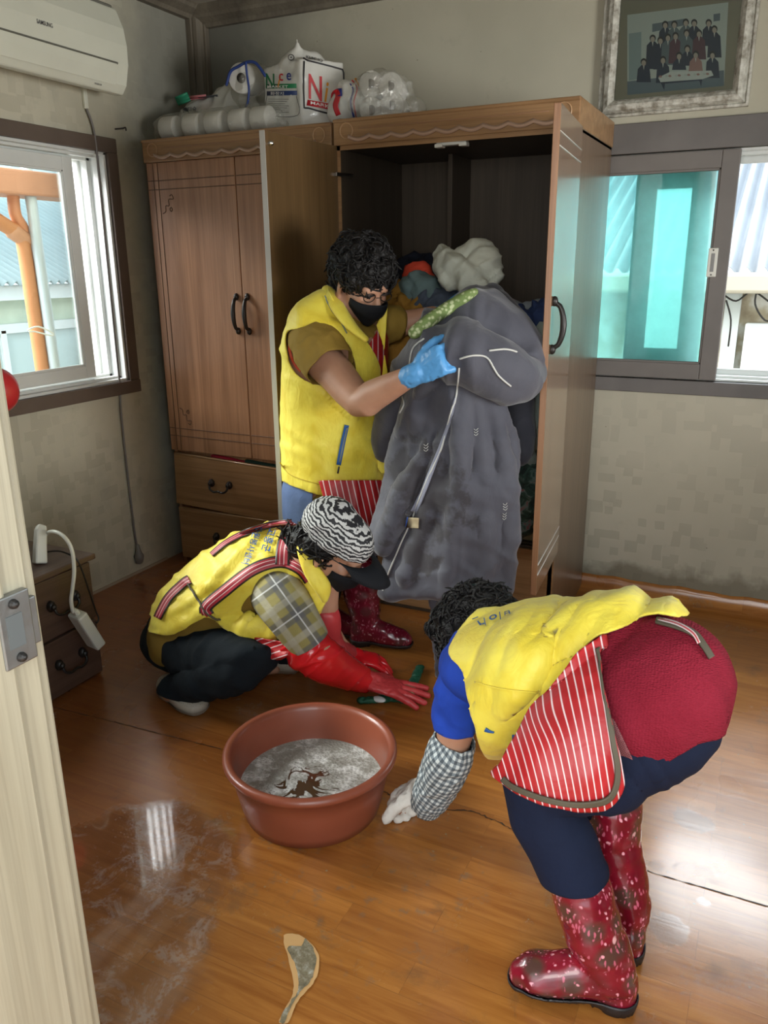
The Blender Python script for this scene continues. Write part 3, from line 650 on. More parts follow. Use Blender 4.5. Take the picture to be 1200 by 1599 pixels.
for x, z, sx, sz in cs:
    for u, w_ in fr_prof: V.append((x+sx*u, B-.004-w_, z+sz*u))
n = len(fr_prof); m.add(V, [(c_*n+i, c_*n+i+1, ((c_+1) % 4)*n+i+1, ((c_+1) % 4)*n+i) for c_ in range(4) for i in range(n-1)])
m.build('frame', M['orn'], pf, smooth=False)
solid('mat_board', [((fx0+bw-.01, B-.012, fz0+bw-.01), (fx1-bw+.01, B-.006, fz1-bw+.01))], plain('mat_board', (.29, .25, .19), .7), pf)
# the print
YP = B-.0135
def pq(cx, cy, dy=0): return P(920+cx/4.286, cy/4.286, Y=YP-dy)
cols = [plain('print_'+n_, c, .5) for n_, c in (('paper', (.50, .52, .48)), ('navy', (.02, .03, .06)), ('skin', (.42, .34, .28)), ('grey', (.11, .14, .16)), ('maroon', (.10, .04, .06)), ('pink', (.36, .19, .17)), ('hair', (.02, .02, .025)), ('ground', (.14, .17, .2)), ('white', (.6, .6, .56)), ('door', (.28, .34, .34)))]
m = MB()
def quadp(pts, mi, dy): m.add([pq(x, y, dy) for x, y in pts], [tuple(range(len(pts)))], mi)
quadp([(258, 100), (935, 15), (905, 575), (258, 636)], 0, 0)
quadp([(258, 545), (905, 470), (905, 575), (258, 636)], 7, .0002); quadp([(268, 225), (352, 213), (350, 525), (268, 540)], 9, .0002); quadp([(835, 95), (880, 88), (878, 138), (835, 144)], 7, .0002); quadp([(425, 160), (640, 125), (640, 170), (425, 215)], 7, .00015)
ppl = [(512, 170, 1, 120), (573, 168, 3, 120), (650, 155, 3, 110), (706, 158, 1, 130), (803, 158, 1, 150), (841, 200, 1, 185), (428, 262, 1, 200), (480, 275, 1, 190), (530, 255, 3, 180), (581, 245, 4, 180), (655, 225, 3, 150), (738, 228, 4, 170), (368, 420, 1, 130), (497, 405, 1, 150), (605, 378, 1, 90), (660, 330, 1, 110), (716, 370, 5, 110), (828, 372, 1, 150)]
for k_, (x, y, ci, hh) in enumerate(ppl):
    dy = .0003+k_*.00003
    quadp([(x-14, y+14), (x+14, y+14), (x+40, y+42), (x+48, y+hh), (x-48, y+hh), (x-40, y+42)], ci, dy)
    quadp([(x-5, y+16), (x+5, y+16), (x, y+50)], 8, dy+.00001)
    quadp([(x+21*math.cos(a/8*math.pi), y-6+25*math.sin(a/8*math.pi)) for a in range(16)], 6, dy+.00001)
    quadp([(x+15*math.cos(a/8*math.pi), y+2+19*math.sin(a/8*math.pi)) for a in range(16)], 2, dy+.00002)
quadp([(465, 520), (545, 480), (820, 472), (835, 505), (760, 530), (480, 550)], 8, .0011); quadp([(480, 550), (760, 530), (752, 580), (740, 540), (510, 560), (505, 605)], 1, .0012)
for k_ in range(16): x = 480+k_*21; quadp([(x+12*math.cos(a), 512-k_*1.2+8*math.sin(a)) for a in (0, 1, 2, 3, 4, 5)], (5, 8, 0)[k_ % 3], .0013)
m.build('photo_print', cols, pf, smooth=False)
solid('glazing', [((fx0+bw-.005, YP-.006, fz0+bw-.005), (fx1-bw+.005, YP-.004, fz1-bw+.005))], M['glass'], pf)

# ------------------------------------------------------------------ wardrobes
def pull_handle(name, x, z, y, parent, h=.14, ax='z', nx=0.0, ny=-1.0):
    n_ = Vector((nx, ny, 0)); c = Vector((x, y, z)); pts = []
    for i in range(11):
        t = -1+2*i/10; pts.append(c+Vector((0, 0, t*h/2))+n_*(.032*(1-t*t)**.5+.002))
    V, Fc = tube(pts, [.010-.003*abs(i-5)/5 for i in range(11)], 10); m = MB(); m.add(V, Fc)
    for s in (-1, 1): V, Fc = ell(c+Vector((0, 0, s*h/2))+n_*.004, (.011, .011, .015)); m.add(V, Fc)
    return m.build(name, M['black'], parent)
def drop_handle(x, z, y, parent, rot=0, ax='x'):
    m = MB(); c = Vector((x, y, z)); d = Vector((1, 0, 0)) if ax == 'x' else Vector((0, 1, 0)); n_ = Vector((0, -1, 0)) if ax == 'x' else Vector((1, 0, 0))
    for s in (-1, 1):
        V, Fc = ell(c+d*.05*s+n_*.006, (.015, .015, .019)); m.add(V, Fc); V, Fc = ell(c+d*.05*s+n_*.018, (.010, .010, .011)); m.add(V, Fc)
    pts = [c-d*.05+n_*.018, c-d*.047+n_*.026-Vector((0, 0, .022)), c-d*.025+n_*.028-Vector((0, 0, .034)), c+n_*.028-Vector((0, 0, .03)), c+d*.025+n_*.028-Vector((0, 0, .034)), c+d*.047+n_*.026-Vector((0, 0, .022)), c+d*.05+n_*.018]
    V, Fc = tube(pts, .0048, 8, k=4); m.add(V, Fc); return m.build('handle', M['black'], parent)
def groove(m, pts, w=.003, d=.0025): m.tube(pts, w*.7, 6)
YF = 2.832; YB = 3.345
wl = empty('wardrobe', (-2.05, 3.09, 0), 'closed two door wooden wardrobe with two drawers, by the left wall', 'wardrobe')
x0, x1 = -2.495, -1.592
m = MB(); m.box((x0, YF+.02, 0), (x0+.018, YB, 1.80)); m.box((x1-.018, YF+.02, 0), (x1, YB, 1.80)); m.box((x0, YF+.02, 1.79), (x1, YB, 1.805)); m.box((x0+.018, YB-.01, 0), (x1-.018, YB, 1.79)); m.box((x0+.018, YF+.03, .545), (x1-.018, YB-.01, .56)); m.box((x0+.018, YF+.05, 0), (x1-.018, YF+.07, .03))
m.build('carcass', M['wood'], wl, smooth=False, bevel=.001)
def pediment(x0, x1, parent, yf):
    m = MB(); z0, z1 = 1.80, 1.888; m.box((x0-.004, yf-.010, z0), (x1+.004, YB, z1))
    m.box((x0-.004, yf-.016, z1-.012), (x1+.004, yf-.010, z1)); o = m.build('pediment', M['woodh'], parent, smooth=False, bevel=.003)
    g_ = MB(); y = yf-.0105; n_ = 9; wv = (x1-x0-.24)/n_
    g_.tube([(x0+.10, y, z1-.036), (x1-.10, y, z1-.036)], .0022, 6)
    g_.build('carved_line', plain('carved_edge', (.30, .16, .085), .35), o)
    s = MB(); V = []
    for i in range(n_*8+1):
        t = i/8; x = x0+.06+(x1-x0-.12)*i/(n_*8); dip = abs(math.sin(t*math.pi))*.012; V += [(x, yf-.0195, z0+.034-dip), (x, yf-.011, z0+.020-dip), (x, yf-.018, z0+.020-dip)]
    k_ = n_*8
    s.add(V, [(3*i, 3*i+3, 3*i+4, 3*i+1) for i in range(k_)]+[(3*i+1, 3*i+4, 3*i+5, 3*i+2) for i in range(k_)]+[(3*i, 3*i+2, 3*i+5, 3*i+3) for i in range(k_)])
    s.build('scalloped_moulding', plain('polished_scallop', (.42, .27, .19), .18, coat=.6), o)
    for cx in (x0+.05, x1-.05):
        r = MB(); pts = [(cx+.026*math.cos(a/12*math.pi), y, z0+.048+.026*math.sin(a/12*math.pi)) for a in range(25)]; r.tube(pts, .0025, 6, cap=False); r.build('ring_inlay', plain('ring_inlay', (.42, .25, .13), .3), o)
    return o
pediment(x0, x1, wl, YF)
M['gmat'] = M['groove']
def door(name, w, h, mat, parent, M4, ornate='', inner=None, hx=None):
    """door panel local: x 0..w, y -.02..0 front at -.02, z 0..h"""
    V = [Vector(v) for v in ((0, -.02, 0), (w, -.02, 0), (w, 0, 0), (0, 0, 0), (0, -.02, h), (w, -.02, h), (w, 0, h), (0, 0, h))]
    me = [M4@v for v in V]; o = mk(name, me, [(0, 3, 2, 1), (4, 5, 6, 7), (0, 1, 5, 4), (1, 2, 6, 5), (2, 3, 7, 6), (3, 0, 4, 7)], [mat, inner or mat], parent, smooth=False, bevel=.002, midx=[0, 0, 0, 0, 1, 0])
    g_ = MB(); y = -.0207; L_ = lambda *p: g_.tube([M4@Vector(q) for q in p], .0016, 5)
    for z in (.07, .105, h-.105, h-.07): L_((0.004, y, z), (w-.004, y, z))
    xs = (.035, .06) if ornate == 'l' else (w-.06, w-.035) if ornate == 'r' else ()
    for x in xs: L_((x, y, .004), (x, y, h-.004))
    s = 1 if ornate == 'l' else -1
    for zz, fz in ((h-.14, -1), (.14, 1)):
        cx = .085 if ornate == 'l' else w-.085
        if ornate:
            pts = [(cx-.015*s, y, zz+fz*.06), (cx+.0*s, y, zz+fz*.052), (cx+.003*s, y, zz+fz*.03), (cx+.02*s, y, zz+fz*.03), (cx+.022*s, y, zz+fz*.005), (cx+.045*s, y, zz+fz*.005), (cx+.04*s, y, zz-fz*.012), (cx+.028*s, y, zz-fz*.008)]
            L_(*cr(pts, 4)); c2 = Vector((cx+.03*s, y, zz+fz*.045)); L_(*[c2+Vector((.006*math.cos(a), 0, .008*math.sin(a))) for a in [i*.6 for i in range(12)]])
    g_.build('carved_line', M['groove'], o); return o
T4 = lambda x, y, z, rz=0: Matrix.Translation((x, y, z))@Matrix.Rotation(rz, 4, 'Z')
d1 = door('door', .452, 1.232, M['wood'], wl, T4(x0+.002, YF+.018, .567), 'l'); pull_handle('handle', x0+.428, 1.19, YF-.003, d1)
d2 = door('door', .443, 1.232, M['wood'], wl, T4(x0+.458, YF+.018, .567), 'r'); pull_handle('handle', x0+.484, 1.19, YF-.003, d2)
def drawer(x0, x1, z0, z1, rot, parent, hx):
    piv = Vector((x0, YF, z1)); R_ = Matrix.Translation(piv)@Matrix.Rotation(rot, 4, 'Y')@Matrix.Translation(-piv)
    m = MB(); m.box((x0, YF-.002, z0), (x1, YF+.016, z1), M=R_); o = m.build('drawer', M['woodh'], parent, smooth=False, bevel=.003)
    drop_handle((R_@Vector((hx, YF, (z0+z1)/2+.01))).x, (R_@Vector((hx, YF, (z0+z1)/2+.01))).z, YF-.002, o)
    e = MB(); e.box((x0+.01, YF-.0035, z1-.006), (x1-.01, YF-.002, z1), M=R_); e.build('edge_strip', plain('edge_strip', (.42, .28, .16), .3), o); return o
drawer(x0+.012, x1-.012, .305, .556, math.radians(2.2), wl, x0+.28); drawer(x0+.012, x1-.012, .035, .288, 0, wl, x0+.28)
for i, (c_, a, b) in enumerate((((.35, .02, .04), (-2.28, .545), (-2.08, .525)), ((.02, .05, .04), (-2.09, .54), (-1.72, .505)))):
    V, Fc = tube([(a[0], YF+.035, a[1]), ((a[0]+b[0])/2, YF+.03, (a[1]+b[1])/2+.004), (b[0], YF+.035, b[1])], .014, 10, k=4); o = mk('folded_clothing', V, Fc, cloth('drawer_cloth_%s' % 'ab'[i], c_)); tag(o, ('crimson cloth' if i == 0 else 'black and green cloth')+' poking from the open gap above the upper drawer', 'clothing')
# right wardrobe
wr = empty('wardrobe', (-1.1, 3.07, 0), 'open wardrobe with both doors swung out and clothes spilling, near the window', 'wardrobe')
x0, x1 = -1.555, -.662; YR = 2.795
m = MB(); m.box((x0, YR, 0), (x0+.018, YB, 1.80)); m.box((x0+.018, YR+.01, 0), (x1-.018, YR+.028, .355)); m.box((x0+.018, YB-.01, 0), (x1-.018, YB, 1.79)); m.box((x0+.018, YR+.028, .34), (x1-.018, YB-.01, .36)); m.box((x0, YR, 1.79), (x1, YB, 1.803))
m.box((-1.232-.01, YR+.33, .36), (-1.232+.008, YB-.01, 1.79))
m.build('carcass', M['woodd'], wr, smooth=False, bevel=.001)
solid('side_panel', [((x1-.018, YR, 0), (x1, YB, 1.80))], M['wood_side'], wr, .001)
solid('base_board', [((x0+.002, YR-.004, .02), (x1-.002, YR+.01, .345))], M['woodh'], wr, .002)
solid('edge_board', [((x1-.019, YR-.004, .0), (x1+.001, YR, 1.80)), ((x0-.001, YR-.004, .0), (x0+.019, YR, 1.80)), ((x0, YR-.004, 1.785), (x1, YR, 1.80))], M['woodh'], wr)
pediment(x0, x1, wr, YR)
def open_door(hx, fx, fy, lbl, mir):
    hp = Vector((hx, YR-.004, .348)); fp = Vector((fx, fy, .348)); d = (fp-hp); w = d.length; a = math.atan2(d.y, d.x)
    return hp, w, a
# left leaf: hinge at left, inner face looks to the camera
hp, w, a = open_door(-1.548, -1.572, 2.355, '', 1)
M4 = Matrix.Translation(hp)@Matrix.Rotation(a, 4, 'Z'); 
dl = door('door', w, 1.452, M['wood'], wr, M4, 'r', inner=M['wood_in']); dl['label'] = 'open left door leaf showing its plain inner face'
solid('edge_strip', [((0, 0, 0), (.001, .001, .001))], M['steel'], dl) if 0 else None
V = [M4@Vector(v) for v in ((w, -.0205, 0), (w+.0015, -.0205, 0), (w+.0015, .0005, 0), (w, .0005, 0), (w, -.0205, 1.452), (w+.0015, -.0205, 1.452), (w+.0015, .0005, 1.452), (w, .0005, 1.452))]
mk('edge_strip', V, [(0, 3, 2, 1), (4, 5, 6, 7), (0, 1, 5, 4), (1, 2, 6, 5), (2, 3, 7, 6), (3, 0, 4, 7)], plain('pale_edge_strip', (.42, .40, .36), .25), dl, smooth=False)
hz = P(541, 272, Y=2.78).z
for z in (hz, .52):
    h_ = MB(); c = M4@Vector((.03, .004, z-.348)); h_.bar(c-Vector((0, 0, .028)), c+Vector((0, 0, .028)), .018, .006); h_.bar(c, Vector((x0+.03, YR+.06, z)), .022, .014); h_.bar(Vector((x0+.022, YR+.04, z-.02)), Vector((x0+.022, YR+.04, z+.02)), .008, .03); h_.build('hinge', M['chrome'], dl, smooth=False, bevel=.002)
c = M4@Vector((w-.02, .002, 1.415)); V, Fc = tube([c, c+Vector((.006, .003, 0))], .008, 12); mk('magnet_catch', V, Fc, M['chrome'], dl)
# right leaf: hinge at right, outer face looks to the window
hp, w, a = open_door(-.668, -.631, 2.362, '', 1)
M4 = Matrix.Translation(hp)@Matrix.Rotation(a, 4, 'Z')@Matrix.Scale(-1, 4, (0, 1, 0))
M4 = Matrix.Translation(hp)@Matrix.Rotation(a, 4, 'Z')@Matrix.Translation((0, .02, 0))
M['outer'] = wood('door_outer_gloss', (.19, .115, .07), (.27, .17, .10), (1, 1, .05), .16, 20, False, .6)
drr = MB(); V = [M4@Vector(v) for v in ((0, -.02, 0), (w, -.02, 0), (w, 0, 0), (0, 0, 0), (0, -.02, 1.452), (w, -.02, 1.452), (w, 0, 1.452), (0, 0, 1.452))]
dr = mk('door', V, [(0, 3, 2, 1), (4, 5, 6, 7), (0, 1, 5, 4), (1, 2, 6, 5), (2, 3, 7, 6), (3, 0, 4, 7)], [M['wood'], M['outer']], wr, smooth=False, bevel=.002, midx=[0, 0, 0, 0, 1, 0])
g_ = MB()
for z in (.07, .105, 1.345, 1.382): g_.tube([M4@Vector((.004, .0007, z)), M4@Vector((w-.004, .0007, z))], .0016, 5)
g_.build('carved_line', plain('bright_carved_line', (.55, .52, .48), .2), dr)
pull_handle('handle', (M4@Vector((w-.03, .001, 0))).x, 1.205, (M4@Vector((w-.03, .001, 0))).y, dr, nx=1, ny=.05)
ct = MB(); q = P(707, 224, Y=YR+.02); ct.box((q.x-.055, YR+.005, 1.776), (q.x+.055, YR+.035, 1.790))
for s in (-1, 1): ct.box((q.x+s*.045-.014, YR-.002, 1.770), (q.x+s*.045+.014, YR+.03, 1.782))
ct.build('double_catch', M['white'], wr, smooth=False, bevel=.002)

# ------------------------------------------------------------------ small chest with drawers
ch = empty('bedside_chest', (-2.31, 1.5, 0), 'small dark two drawer chest behind the door jamb', 'chest of drawers')
cx0, cx1, cy0, cy1, cz = W+.012, -2.02, 1.22, 1.84, .452
m = MB(); m.box((cx0, cy0, 0), (cx1-.018, cy1, cz-.02)); m.build('carcass', M['chest'], ch, smooth=False, bevel=.002)
solid('top_board', [((cx0, cy0-.01, cz-.02), (cx1+.012, cy1+.014, cz))], M['chest'], ch, .004)
for z0_, z1_ in ((.222, .425), (.012, .212)):
    d = solid('drawer', [((cx1-.018, cy0+.006, z0_), (cx1, cy1-.006, z1_))], M['chest'], ch, .003); drop_handle(cx1, (z0_+z1_)/2+.012, 1.70, d, ax='y')
# phone charger box, white extension block, cords
q = P(56, 850, X=-2.1); rz = Matrix.Translation((P(62, 880, Z=cz).x, P(62, 880, Z=cz).y, cz))@Matrix.Rotation(math.radians(24), 4, 'Z')@Matrix.Rotation(math.radians(-14), 4, 'X')
m = MB(); V, Fc = tube([(0, 0, .0), (0, .004, .05), (0, .012, .11), (0, .02, .125)], [.028, .026, .024, .018], 4, cap=True, flatcap=True); m.add([rz@v for v in V], Fc); o = m.build('adaptor_box', M['white'], smooth=False, bevel=.006); tag(o, 'white plastic boxy adaptor standing on the small dark chest', 'adaptor')  # small boxy adaptor, sheds no light
ex = empty('extension_block', P(135, 980, X=-1.97), 'white multi socket extension block dangling before the dark chest', 'extension lead')
pts = [P(x, y, X=X_) for x, y, X_ in ((64, 846, -2.2), (72, 834, -2.12), (84, 830, -2.04), (100, 838, -1.99), (112, 858, -1.97), (116, 890, -1.965), (113, 920, -1.965), (111, 938, -1.965), (114, 955, -1.965))]
V, Fc = tube(pts, .0065, 10, k=5); mk('cable', V, Fc, M['white'], ex)
a, b = P(119, 957, X=-1.965), P(148, 1002, X=-1.965); d = (b-a); m = MB(); m.bar(a+d*.02, b+d*.12, .040, .062, up=(-1, 0, .3)); m.bar(a-d*.12, a+d*.08, .020, .026, up=(-1, 0, .3)); m.build('socket_body', M['white'], ex, smooth=False, bevel=.008)
V, Fc = tube([P(x, y, X=X_) for x, y, X_ in ((72, 862, -2.1), (95, 861, -2.05), (118, 872, -2.0), (128, 890, -1.99), (140, 925, -1.985), (150, 955, -1.985), (154, 965, -1.98), (152, 972, -1.98), (150, 972, -1.98))], .003, 8, k=5); o = mk('black_cable', V, Fc, M['black']); tag(o, 'thin black cable hanging over the edge of the dark chest', 'cable')
# round red ball by the window
q = P(-6, 610, X=W+.17); V, Fc = ell(q, (.075, .075, .08), n=32); rb = mk('red_balloon', V, Fc, plain('red_rubber', (.55, .03, .035), .35, coat=.3)); tag(rb, 'round red balloon at the left window sill, half behind door jamb', 'balloon')

# ------------------------------------------------------------------ on top of the wardrobes
ZT = 1.889
def m_film(name='clear_film', a=.25, c=(.9, .9, .86)):
    k = NT(name); g = k.geo(); n_ = k.bump(k.noise(g, 38, 4, .6, 1.5), 1., .01)
    t = k.n('BsdfTransparent', {'Color': (.97, .97, .95, 1)}).outputs[0]; gl = k.n('BsdfGlossy', {'Roughness': .12, 'Normal': n_, 'Color': (*c, 1)}).outputs[0]; df = k.n('BsdfDiffuse', {'Color': (*c, 1), 'Normal': n_}).outputs[0]
    s = k.n('MixShader', {0: .35, 1: gl, 2: df}).outputs[0]; s = k.n('MixShader', {0: a, 1: t, 2: s}).outputs[0]; k.t.links.new(s, k.out.inputs[0]); return k.m
M['film'] = m_film(); M['tissue'] = plain('tissue_paper', (.72, .71, .66), .9, bscale=80, bst=.2)
M['pack'] = plain('white_printed_film', (.66, .66, .62), .25, bscale=22, bst=.6, coat=.3)
def film(name, parts, mat, parent, amp=.006, vox=.008, seed=1):
    V, T = blob(parts, vox, 5); V = wrinkle(V, T, amp, 14, seed); return mk(name, V, T, mat, parent)
# row of small rolls
YT = 2.93
rp = empty('toilet_roll_pack', (-2.3, YT, ZT), 'long clear bag of small white rolls on the left wardrobe front edge', 'toilet paper')
xs = [P(x, 190, Y=YT).x for x in (268, 305, 340, 378, 412)]
for i, x in enumerate(xs):
    r_ = MB(); V, Fc = tube([(x-.038, YT, ZT+.052), (x+.036, YT, ZT+.052)], .048, 28, flatcap=True); r_.add(V, Fc); r_.build('roll', M['tissue'], rp, bevel=.004)
V, Fc = tube([(xs[0]-.055, YT, ZT+.05), (xs[0], YT, ZT+.054), (xs[4], YT, ZT+.054), (xs[4]+.05, YT-.005, ZT+.04), (xs[4]+.10, YT-.01, ZT+.022)], [.045, .053, .054, .045, .02], 20, k=3)
film('clear_bag', [(V, Fc)], M['film'], rp, .005)
# wipes pack behind
wp = empty('wet_wipes_pack', (-2.4, 3.12, ZT), 'flat white wipes packet with green cap and dark lettering behind the rolls', 'wet wipes')
a = P(276, 172, Y=3.12); b = P(372, 150, Y=3.12)
V, T = blob([ell(((a.x+b.x)/2, 3.15, ZT+.10), ((b.x-a.x)/2+.02, .07, .10)), ell((b.x-.05, 3.16, ZT+.13), (.12, .07, .12))], .01, 5); V = wrinkle(V, T, .012, 10, 3); mk('packet', V, T, M['pack'], wp)
tr = bvh((V, T)); ribbon('green_cap', tr, [(276, 158), (295, 150)], 14, plain('green_print', (.02, .25, .14), .4), wp, .004, .006); ribbon('pink_stripe', tr, [(296, 153), (322, 150)], 6, plain('pink_print', (.6, .2, .22), .4), wp); ribbon('dark_stripe', tr, [(310, 152), (340, 149)], 3, M['ink'], wp)
write_px('lettering', '물티슈', (286, 176), (8, -.8), (0, -9), tr, M['ink'], wp, .004)
# roll in a blue tied bag
bb = empty('tissue_roll_bag', P(385, 150, Y=3.12), 'single large white roll in a clear bag tied with blue string', 'toilet paper')
c = P(384, 124, Y=3.05); ax = Vector((.25, -1, -.1)).normalized()
V, Fc = tube([c+ax*.05, c-ax*.07], .057, 32, flatcap=True); mk('roll', V, Fc, M['tissue'], bb, smooth=True, bevel=.004)
V, Fc = tube([c+ax*.051, c+ax*.0525], .019, 20, flatcap=True); mk('roll_core', V, Fc, plain('core_shadow', (.05, .045, .035), .9), bb)
film('clear_bag', [ell(c+Vector((.02, .04, -.03)), (.10, .09, .09)), ell((c.x+.0, c.y+.03, ZT+.04), (.12, .08, .05))], M['film'], bb, .012, seed=5)
M['bluestr'] = plain('blue_string', (.02, .05, .22), .5)
V, Fc = tube([P(x, y, Y=2.98) for x, y in ((354, 132), (360, 112), (372, 104), (386, 97), (400, 99), (414, 118))], .006, 8, k=4); mk('string', V, Fc, M['bluestr'], bb)
V, Fc = tube([P(x, y, Y=2.975) for x, y in ((384, 98), (386, 118), (389, 140), (387, 160), (384, 166))], .0045, 8, k=4); mk('string', V, Fc, M['bluestr'], bb)
film('blue_bag', [ell((c.x+.07, c.y+.07, ZT+.06), (.06, .06, .06))], plain('pale_blue_film', (.2, .32, .45), .3), bb, .008)
# large printed pack: a block seen on its corner
npk = empty('toilet_roll_pack', (-1.8, 3.05, ZT), 'tall white twelve roll pack printed Nice in coloured letters', 'toilet paper')
L0, L1, L2_ = P(414, 194, Y=2.99), P(473, 196, Y=2.93), P(541, 183, Y=3.06)
zt_ = ZT+.25
def face_pts(a, b, z): return Vector((a.x, a.y, z)), Vector((b.x, b.y, z))
dv = (L1-L0); dw = (L2_-L1); parts = []
pr = []
back = L0+dw; 
Vb = [Vector((q.x, q.y, z)) for z in (ZT+.002, zt_) for q in (L0, L1, L2_, back)]
V = Vb; Fb = [(0, 1, 2, 3), (7, 6, 5, 4), (0, 4, 5, 1), (1, 5, 6, 2), (2, 6, 7, 3), (3, 7, 4, 0)]
lob = [(V, Fb)]
for t in (.32, .52, .76):
    for s_ in (.5,): q = L0+dv*s_+dw*t; Vt, Ft = tube([(q.x, q.y, ZT+.05), (q.x, q.y, zt_+.012)], .040, 20); lob.append((Vt, Ft))
lob += [ell((q_.x, q_.y, zt_), (.05, .045, .035)) for q_ in (L0+dv*.5+dw*.25, L0+dv*.5+dw*.5, L0+dv*.5+dw*.8)]
q = L1+dw*.30-dv*.5; lob.append(tube([(q.x, q.y, zt_+.02), (q.x+.02, q.y, zt_+.055), (q.x+.015, q.y, zt_+.085)], [.03, .014, .004], 10))
V, T = blob(lob, .008, 5); V = wrinkle(V, T, .0025, 12, 8); mk('printed_wrap', V, T, M['pack'], npk); tr = bvh((V, T))
K = {n_: plain('print_'+n_, c, .4) for n_, c in (('dgreen', (.01, .17, .06)), ('orange', (.75, .30, .02)), ('red', (.55, .02, .03)), ('blue', (.01, .03, .25)), ('black', (.02, .02, .025)), ('dblue', (.01, .03, .12)), ('wht', (.8, .8, .78)))}
for s_, o0, sz, kx in (('N', (415, 137), 28, 'dgreen'), ('i', (433, 136), 26, 'orange'), ('c', (436, 126), 24, 'red'), ('e', (448, 125), 24, 'blue')): write_px('lettering', s_, o0, (sz*.72, sz*.03), (sz*(.22 if s_ == 'i' else 0), -sz*(1.15 if s_ == 'N' else 1)), tr, K[kx], npk)
ribbon('print_band', tr, [(416, 135), (463, 134)], 7, K['dgreen'], npk, .003, .001); write_px('lettering', 'MARKET', (419, 138), (8.6, -.1), (0, -6), tr, K['wht'], npk, .006)
ribbon('print_band', tr, [(417, 146), (464, 145)], 7, K['dblue'], npk, .003, .001); write_px('lettering', '화장지', (424, 148.5), (8, 0), (0, -6), tr, K['wht'], npk, .006)
cordon('print_outline', tr, [(418, 150), (419, 178), (466, 180), (464, 150)], .0009, K['black'], npk)
for i in range(7): cordon('print_line', tr, [(420, 155+i*3.3), (452-3*(i % 3), 155.2+i*3.4)], .0006, K['black'], npk)
box_ = smoothpoly([(475, 97), (480, 95), (532, 108), (536, 114), (536, 176), (530, 181), (482, 169), (475, 163)], 3); cordon('print_outline', tr, box_+[box_[0]], .0030, K['black'], npk, k=1)
write_px('lettering', 'N', (480, 153), (32, 7), (0, -55), tr, K['red'], npk); write_px('lettering', 'i', (505, 158), (28, 7), (6, -46), tr, K['orange'], npk); write_px('lettering', 'ce', (516, 160), (22, 5), (0, -40), tr, K['red'], npk)
ribbon('print_band', tr, [(480, 160), (534, 170)], 9, K['red'], npk, .003, .001); write_px('lettering', 'MARKET', (484, 163), (11, 2.2), (0, -7), tr, K['wht'], npk, .006)
write_px('lettering', 'KUMHO', (478, 91), (7, 1.8), (0, -6), tr, K['black'], npk); write_px('lettering', '⊙', (450, 94), (14, 1), (0, -14), tr, K['black'], npk)
# bag of rolls showing their ends
bp = empty('toilet_roll_pack', (-1.5, 3.05, ZT), 'crumpled bag of rolls with round ends showing on the open wardrobe', 'toilet paper')
cs_ = [P(x, y, Y=2.96) for x, y in ((579, 131), (610, 134), (580, 172), (612, 165), (548, 150))]
for i, c in enumerate(cs_[:4]):
    V, Fc = tube([c, c+Vector((-.02, .10, 0))], .046, 26, flatcap=True); r_ = mk('roll', V, Fc, M['tissue'], bp, bevel=.004)
    V, Fc = tube([c-Vector((0, .0015, 0)), c+Vector((0, .001, 0))], .017, 18, flatcap=True); mk('roll_core', V, Fc, plain('core_grey', (.15, .14, .12), .9), r_)
a = P(519, 187, Y=2.98); b = P(640, 172, Y=2.98); zz = ZT
film('printed_bag', [tube([(a.x+.03, 3.0, ZT+.06), (a.x+.07, 3.0, ZT+.10), (a.x+.12, 3.03, ZT+.10)], [.055, .075, .06], 18)], M['pack'], bp, .007, seed=11)
film('clear_bag', [ell((P(590, 150, Y=2.97).x, 2.99, ZT+.09), (.13, .09, .095)), ell((P(632, 160, Y=2.97).x, 2.99, ZT+.04), (.07, .06, .045)), tube([(P(632, 130, Y=2.97).x, 2.99, ZT+.06), (P(636, 110, Y=2.97).x, 2.99, ZT+.13)], [.03, .01], 8)], m_film('cloudy_film', .4), bp, .012, seed=12)
Vp = blob([tube([(a.x+.03, 3.0, ZT+.06), (a.x+.07, 3.0, ZT+.10), (a.x+.12, 3.03, ZT+.10)], [.058, .078, .063], 18)], .008, 4); tr = bvh(Vp)
for L_, w_, kx in (([(524, 140), (528, 150), (524, 165), (529, 180)], 8, 'red'), ([(530, 138), (531, 150)], 7, 'blue'), ([(545, 127), (552, 140), (548, 160), (553, 184)], 2.5, 'blue'), ([(550, 125), (558, 138), (553, 160), (557, 184)], 2, 'red'), ([(555, 122), (562, 135)], 3, 'orange')): ribbon('print_band', tr, L_, w_, K[kx], bp, .004, .001)

# ------------------------------------------------------------------ basin with suds
bs = empty('plastic_basin', (-.975, 1.535, 0), 'round reddish brown plastic basin of soapy water on the floor', 'basin')
bc = Vector((-.978, 1.54, 0)); prof = [(0, .006), (.165, .006), (.172, 0), (.180, .002), (.188, .03), (.203, .10), (.210, .148), (.224, .152), (.2285, .160), (.228, .170), (.220, .175), (.209, .172), (.203, .160), (.196, .10), (.180, .035), (.165, .014), (0, .012)]
def lathe(prof, c, n=72):
    V = [Vector((c.x+r*math.cos(2*math.pi*j/n), c.y+r*math.sin(2*math.pi*j/n), c.z+z)) for r, z in prof for j in range(n)]
    return V, [(i*n+j, i*n+(j+1) % n, (i+1)*n+(j+1) % n, (i+1)*n+j) for i in range(len(prof)-1) for j in range(n)]
V, Fc = lathe(prof, bc); mk('tub', V, Fc, plain('reddish_brown_plastic', (.25, .066, .034), .38, vary=.12, coat=.15), bs)
